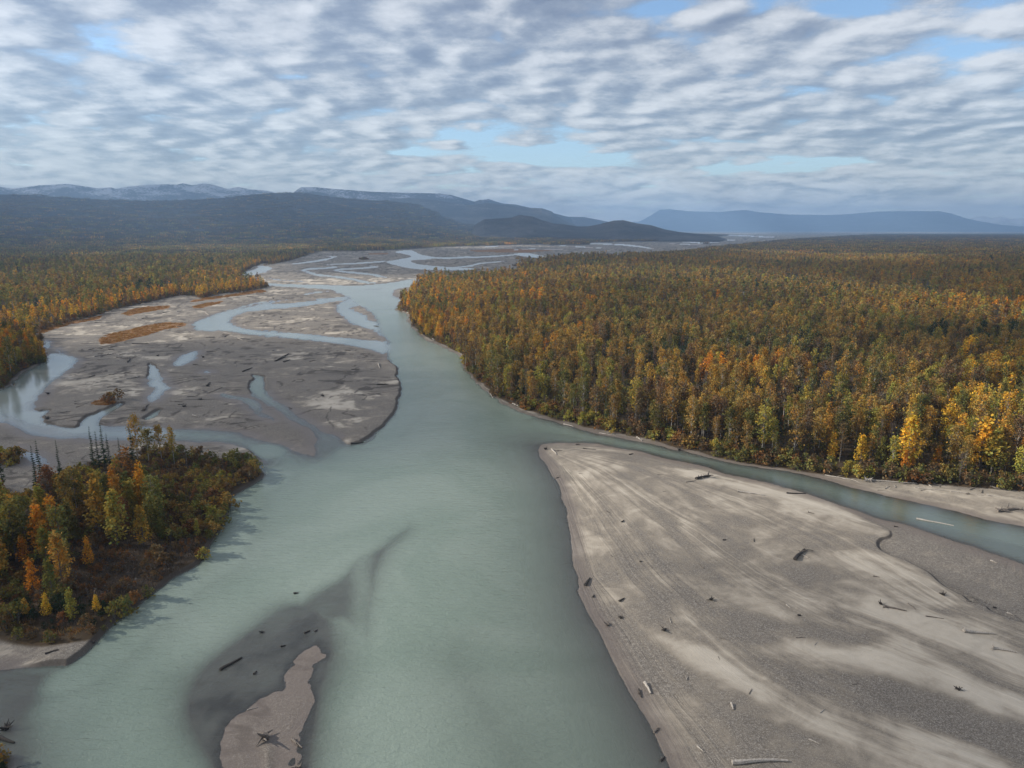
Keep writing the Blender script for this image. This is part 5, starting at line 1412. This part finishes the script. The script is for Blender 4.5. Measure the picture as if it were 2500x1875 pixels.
LOGS = [
 ('H', (170, 182), (218, 232), .3, 'pale', 'log', "white log lying near the upstream tip of the right sandbar"),
 ('H', (198, 196), (268, 199), .15, 'grey', 'branch', "thin grey branch beside the white log at the sandbar tip"),
 ('H', (110, 178), (122, 172), .35, 'dark', 'stump', "small dark stump at the very tip of the right sandbar"),
 ('H', (385, 135), (428, 130), .25, 'grey', 'log', "grey stick on the wet upstream edge of the right sandbar"),
 ('H', (458, 176), (572, 186), .16, 'dark', 'root', "thin dark pole with a root end near the sandbar tip"),
 ('H', (870, 228), (905, 216), .22, 'dark', 'log', "short dark log between sandbar tip and the large root pile"),
 ('H', (208, 436), (243, 424), .18, 'grey', 'log', "short grey log near the left water edge of the sandbar"),
 ('H', (1470, 470), (1590, 432), .5, 'dark', 'pile', "black heap of drowned tree roots and branches on the upper sandbar"),
 ('H', (1380, 500), (1468, 482), .14, 'grey', 'log', "thin grey pole just below the black root heap"),
 ('H', (1850, 584), (2095, 612), .28, 'pale', 'root', "pale straight log with dark roots on the upper right sandbar"),
 ('H', (802, 860), (822, 845), .25, 'dark', 'log', "tiny dark log in the middle of the gravel band"),
 ('H', (960, 1218), (988, 1214), .2, 'grey', 'log', "tiny grey log on the brown sand in mid bar"),
 ('H', (1710, 1028), (1742, 1024), .2, 'dark', 'log', "tiny dark log on the gravel in the bar's upper middle"),
 ('H', (474, 1405), (518, 1338), .38, 'dark', 'log', "thick black log on the gravel above the shore's bend"),
 ('H', (543, 1512), (552, 1488), .2, 'dark', 'log', "short black log lying closest below the thick black one"),
 ('H', (780, 1562), (826, 1536), .26, 'dark', 'log', "short dark log lying across pale sand streaks"),
 ('G', (75, 577), (250, 574), .26, 'dark', 'log', "dark straight log on the pale sand beside the green channel"),
 ('G', (142, 1208), (232, 1112), .5, 'dark', 'branch', "big dark forked trunk alone on the open sand"),
 ('G', (207, 1158), (285, 1198), .16, 'pale', 'branch', "pale snapped limb leaning away from the big forked trunk"),
 ('G', (270, 768), (322, 776), .16, 'grey', 'root', "little grey root piece on the pale upper sand"),
 ('G', (1242, 800), (1580, 862), .3, 'pale', 'log', "long white log floating in the green side channel"),
 ('G', (800, 468), (812, 470), .6, 'pale', 'stump', "silvery root wad at the head of the gravel strip"),
 ('G', (832, 466), (1250, 498), .28, 'pale', 'log', "very long pale log under the bushes right of the root wad"),
 ('G', (420, 412), (700, 462), .2, 'pale', 'branch', "pale drift line of sticks left of the root wad"),
 ('G', (1230, 531), (1490, 557), .2, 'pale', 'log', "pale log half buried in the middle of the gravel strip"),
 ('G', (1330, 495), (1382, 526), .22, 'pale', 'log', "short pale log tilted against the bushes"),
 ('G', (1392, 500), (1440, 518), .24, 'grey', 'branch', "tangle of grey limbs by the short tilted log"),
 ('G', (1550, 568), (1842, 602), .18, 'pale', 'log', "slender bleached log on the gravel strip below the tangle"),
 ('G', (1870, 602), (2200, 640), .18, 'pale', 'log', "slender bleached log farthest right on the gravel strip"),
 ('G', (1660, 588), (1735, 592), .22, 'grey', 'stump', "grey stump on top of the slender bleached log"),
 ('G', (1900, 530), (2030, 556), .25, 'grey', 'pile', "heap of grey sticks at the foot of the right bushes"),
 ('G', (1965, 748), (2165, 738), .5, 'grey', 'pile', "large grey logjam at the waterside on the far right"),
 ('G', (1040, 872), (1082, 878), .2, 'dark', 'log', "small dark log on the damp shelf by the channel"),
 ('G', (1908, 1182), (1962, 1202), .2, 'pale', 'branch', "pale branch lying alone on the damp gravel shelf"),
 ('G', (850, 1352), (905, 1362), .16, 'grey', 'branch', "brushwood scrap on smooth sand above the scarp"),
 ('S', (1010, 903), (1065, 1000), .32, 'pale', 'log', "pale log near the waterline of the lower sandbar"),
 ('S', (955, 958), (982, 1028), .2, 'dark', 'branch', "dark stick between the pale log and the water"),
 ('S', (655, 385), (690, 372), .3, 'grey', 'stump', "brown root tangle beside the shore of the lower bar"),
 ('S', (775, 325), (802, 320), .25, 'dark', 'stump', "small dark root tangle above the brown one"),
 ('S', (1170, 458), (1195, 455), .32, 'dark', 'stump', "dark stump standing in pale sand streaks of the lower bar"),
 ('S', (1787, 1126), (1805, 1182), .26, 'pale', 'log', "short pale log on smooth brown sand near the bottom"),
 ('S', (1385, 902), (1394, 873), .14, 'pale', 'log', "little upright-looking pale stick on dark gravel"),
 ('S', (1482, 1480), (1545, 1536), .16, 'pale', 'branch', "curved bare branch on the gravel of the lower bar"),
 ('S', (1092, 1345), (1136, 1302), .2, 'grey', 'branch', "grey snag at the waterline of the lower bar"),
 ('S', (1150, 1600), (1192, 1560), .2, 'dark', 'branch', "dark snag standing in shallow water by the lower bar"),
 ('S', (1795, 1657), (2290, 1650), .42, 'pale', 'log', "heavy pale beam-like trunk cut off by the bottom edge"),
 ('S', (1600, 188), (1610, 182), .3, 'dark', 'stump', "tiny dark stump on the upper edge of blue gravel"),
 ('T', (1672, 482), (1935, 500), .34, 'pale', 'root', "pale log with a broad root wad on the smooth sand"),
 ('T', (1930, 630), (2145, 670), .26, 'pale', 'root', "pale log with a hooked root below the broad-rooted one"),
 ('T', (955, 252), (1150, 292), .26, 'grey', 'root', "half sunk grey log with a split root in sand"),
 ('T', (905, 228), (925, 226), .28, 'dark', 'stump', "tiny stump left of the half sunk grey log"),
 ('T', (268, 1456), (365, 1500), .14, 'pale', 'log', "thin straight pale stick on brown sand by the bottom"),
 ('T', (68, 235), (106, 262), .14, 'pale', 'log', "thin pale twig on brown sand above the blue gravel"),
 ('T', (176, 332), (196, 330), .22, 'dark', 'log', "tiny dark twig beneath the thin pale one"),
 ('T', (2055, 288), (2120, 312), .2, 'pale', 'branch', "pale branch in the dark hollow below the scarp"),
 ('T', (1320, 336), (1485, 358), .14, 'grey', 'log', "thin half buried pole above the broad-rooted log"),
 ('T', (1465, 142), (1482, 142), .28, 'dark', 'stump', "lone dark stump near the scarp on smooth sand"),
 ('T', (1930, 242), (1960, 244), .22, 'dark', 'log', "small dark log in the hollow beyond the scarp"),
 ('T', (1605, 1002), (1622, 1004), .25, 'dark', 'stump', "dark knot of wood on the lowest pale streak"),
 ('D', (335, 1073), (470, 998), .34, 'dark', 'log', "long black log on the awash mid river bar"),
 ('D', (542, 1098), (556, 1080), .28, 'dark', 'log', "short black block right of the long black log"),
 ('D', (700, 932), (732, 924), .2, 'dark', 'log', "small black stick in the middle of the awash bar"),
 ('D', (842, 852), (878, 836), .22, 'dark', 'branch', "forked stick with a white tip on the awash bar"),
 ('D', (905, 842), (922, 830), .2, 'dark', 'log', "black chip right of the forked stick"),
 ('D', (578, 846), (596, 842), .22, 'dark', 'stump', "small snag near the upper left edge of awash bar"),
 ('D', (778, 614), (806, 608), .3, 'dark', 'branch', "branching snag poking out of open water above the bar"),
 ('D', (598, 1484), (620, 1478), .62, 'grey', 'stump', "large brown tree root lying on the mid river bar"),
 ('D', (500, 1312), (565, 1295), .1, 'pale', 'log', "slim curved pale twig above the large brown root"),
 ('D', (785, 1655), (825, 1668), .35, 'grey', 'stump', "root tangle at the bottom edge of the mid river bar"),
 ('D', (770, 1490), (830, 1540), .25, 'grey', 'branch', "scattered brushwood on the right side of mid river bar"),
 ('L', (-40, 1290), (130, 1342), .42, 'dark', 'log', "thick dark log jutting in from the lower left corner"),
 ('L', (150, 1562), (300, 1520), .08, 'dark', 'log', "thin dark pole over the water in the lower left corner"),
 ('L', (410, 562), (530, 532), .2, 'dark', 'branch', "dark brushwood on the silt spit of the near island"),
 ('L', (826, 440), (865, 452), .25, 'dark', 'stump', "black roots hanging from the spit's cut edge"),
 ('L', (30, 1210), (72, 1225), .4, 'dark', 'stump', "dark sunken lump in the shallows at lower left"),
 ('A', (892, 945), (1008, 946), .35, 'dark', 'branch', "dark branched log under the large rust coloured grass patch"),
 ('A', (975, 1402), (1004, 1352), .5, 'grey', 'root', "upended grey log beside the narrow stream of the bare flats"),
 ('A', (1300, 1430), (1342, 1442), .35, 'pale', 'branch', "pale forked log on sand above the near channel"),
 ('A', (852, 1182), (942, 1166), .4, 'pale', 'branch', "pale log caught at the cut edge west of the pond"),
 ('A', (1602, 903), (1640, 920), .35, 'pale', 'root', "pale log below the bend of the loop channel"),
 ('A', (1510, 870), (1562, 876), .35, 'pale', 'log', "short white log just below the loop channel"),
 ('A', (1358, 1042), (1386, 1022), .5, 'dark', 'stump', "dark root wad right of the oblong pond"),
 ('A', (640, 1160), (600, 1172), .4, 'grey', 'branch', "grey log left of the pond on pale sand"),
 ('A', (300, 1462), (345, 1455), .5, 'dark', 'stump', "black root mass at the tip of the slack water bank"),
 ('A', (1400, 1232), (1420, 1206), .45, 'dark', 'root', "dark upended log between pond and side stream"),
 ('A', (1335, 1322), (1372, 1320), .4, 'dark', 'stump', "dark scrap pile on the flats above the near channel"),
 ('A', (1640, 1132), (1702, 1106), .4, 'dark', 'log', "dark slanting log at the head of the side stream"),
 ('A', (1862, 1062), (1950, 1012), .35, 'dark', 'log', "long dark slanting log on the round sandbar's west side"),
 ('A', (1388, 732), (1412, 746), .5, 'pale', 'root', "whitish root wad on the upper shore of loop channel"),
 ('A', (862, 1070), (882, 1042), .4, 'dark', 'branch', "dark snag standing among drift sticks on the flats"),
 ('A', (788, 1038), (862, 1046), .35, 'grey', 'branch', "grey drift sticks left of the standing dark snag"),
 ('A', (1040, 1030), (1090, 1022), .45, 'dark', 'stump', "dark roots where the old scarp meets the pond"),
 ('A', (640, 1030), (770, 1010), .3, 'grey', 'branch', "long grey brushwood row on the western flats"),
 ('A', (1195, 828), (1225, 824), .35, 'pale', 'branch', "white branch at the right end of the grass patch"),
 ('A', (315, 1280), (335, 1276), .45, 'dark', 'stump', "dark lump standing on the silt beside the slack water"),
 ('A', (1232, 1372), (1250, 1366), .4, 'dark', 'stump', "dark knot on the sand right of the narrow stream"),
 ('A', (1500, 1240), (1400, 1275), .2, 'grey', 'log', "thin grey pole above the side stream"),
 ('A', (1830, 640), (1858, 634), .5, 'dark', 'stump', "black snag on the tip of the upper flats"),
 ('A', (600, 985), (640, 975), .3, 'grey', 'log', "faint grey log below the grass patch's left end"),
 ('B', (896, 945), (908, 972), .5, 'pale', 'root', "pale upright snag near the round sandbar's upper right edge"),
 ('B', (885, 1082), (962, 1082), .35, 'dark', 'branch', "dark branched log lying level on the round sandbar"),
 ('B', (195, 925), (290, 872), .35, 'dark', 'log', "long dark slanting log on the round sandbar's upper left"),
 ('B', (866, 680), (900, 686), .4, 'dark', 'branch', "dark snag at the water below the small triangle bar"),
 ('B', (514, 1162), (530, 1160), .45, 'dark', 'stump', "dark stump amid pale swirls of the round sandbar"),
 ('B', (255, 930), (300, 916), .4, 'dark', 'log', "short dark log right of the slanting one"),
 ('B', (415, 560), (470, 572), .4, 'pale', 'branch', "pale branch on the crescent bar's upper part"),
 ('B', (230, 628), (245, 626), .45, 'dark', 'stump', "dark dot of roots on the crescent bar"),
 ('B', (710, 1478), (795, 1466), .35, 'dark', 'log', "dark log awash off the round sandbar's lower tip"),
 ('B', (1548, 1080), (1572, 1066), .3, 'pale', 'stump', "pale roots at the foot of the undercut right bank"),
 ('B', (1650, 1142), (1668, 1168), .3, 'pale', 'branch', "pale fallen limb reaching down the right bank"),
 ('B', (1800, 1218), (1850, 1242), .35, 'pale', 'pile', "pale jam of logs below the willow thicket"),
 ('B', (2145, 1345), (2212, 1360), .3, 'pale', 'log', "long white log on the shore past the thicket"),
 ('B', (1255, 768), (1270, 785), .35, 'pale', 'branch', "pale fallen limb on the upper right bank"),
 ('B', (1015, 568), (1040, 572), .5, 'grey', 'pile', "drift heap on the point of the right bank forest"),
 ('H', (890, 28), (925, 32), .3, 'pale', 'log', "short white log among rust coloured shrubs on the bank"),
 ('H', (940, 70), (985, 102), .3, 'pale', 'branch', "pale uprooted branch leaning down the rusty bank"),
 ('H', (1820, 255), (1890, 272), .4, 'grey', 'pile', "grey logs tumbled down the bank by the green channel"),
 ('H', (1300, 175), (1335, 186), .35, 'dark', 'stump', "dark roots at the rusty bank's waterline"),
 ('H', (600, 30), (750, 52), .22, 'pale', 'branch', "pale drift branches along the shore past the white log"),
]
STICKS = [('A', (480, 960, 830, 1060), 12, "under the large grass patch"), ('A', (560, 1130, 900, 1260), 9, "west of the larger pond"), ('A', (1250, 880, 1650, 1100), 9, "between oblong pond and side stream"),
          ('A', (1150, 1260, 1450, 1480), 8, "south of the ponds"), ('A', (400, 1330, 600, 1440), 8, "by the slack water's tip"), ('A', (400, 700, 1300, 800), 10, "between the two grass patches"), ('A', (1300, 590, 1800, 640), 8, "on the upper flats' rim"),
          ('B', (60, 850, 980, 1330), 16, "on the round sandbar"), ('B', (60, 590, 800, 740), 12, "on the crescent sandbar"), ('G', (900, 470, 1600, 560), 18, "in the drift line below the bushes"), ('G', (1600, 500, 2200, 570), 16, "in the far right drift line"),
          ('H', (100, 200, 2000, 1500), 9, "on the right sandbar's gravel"), ('S', (700, 100, 2200, 1600), 6, "on the lower right sandbar"), ('T', (100, 50, 2200, 1600), 6, "on smooth sand at lower right")]
stick_mesh = {}
for tn in TONE:
    for i in range(4):
        g = np.random.default_rng(40 + i); K = G(); L_ = 2.6
        t = np.linspace(-.5, .5, 5)
        K.tube(np.stack([t * L_, g.normal(0, .08, 5), .1 + .06 * g.random(5)], -1), np.linspace(.13, .05, 5), 5, 0, True)
        K.tube([[0, 0, .1], [.5, .45 * (-1) ** i, .28]], [.07, .02], 4)
        stick_mesh.setdefault(tn, []).append(K.mesh("drift_stick", [TONE[tn]]))
for c, bx, cnt_, lab in STICKS:
    g = np.random.default_rng(len(lab) * 7 + cnt_)
    got = {}
    for i in range(cnt_):
        (u0, v0), = pix(c, [(g.uniform(bx[0], bx[2]), g.uniform(bx[1], bx[3]))])
        p = gnd(u0, v0); hh_, ww_, wd_, *_ = land(np.array([p[0]]), np.array([p[1]]))
        if hh_[0] < .03 or wd_[0] > 0:
            continue
        tn = ('pale' if g.random() < .75 else 'grey') if 'drift line' in lab else ('dark' if g.random() < .5 else 'grey' if g.random() < .6 else 'pale')
        got.setdefault(tn, []).append((u0, p, hh_[0]))
    for tn, L_ in got.items():
        L_.sort(key=lambda q: q[0])
        for j, (u0, p, z_) in enumerate(L_):
            o = link('drift_stick', stick_mesh[tn][int(g.integers(4))])
            far_ = np.hypot(*p) / 300
            o.location = (float(p[0]), float(p[1]), float(z_) - .02); o.rotation_euler = (0, 0, g.normal(.2, .9))
            k_ = g.uniform(.5, 1.5) * (.25 + .8 * far_); o.scale = (k_, k_ * .9, k_ * .9)
            o['label'] = f"small {tn} drift stick {lab}" + ("" if len(L_) == 1 else f", {NTH[j]}" + ("" if j == 0 else " from left")); o['category'] = 'driftwood'; o['group'] = 'drift sticks scattered over the bars'
for L in LOGS:
    driftwood(*L, group='driftwood scattered over the bars and banks')
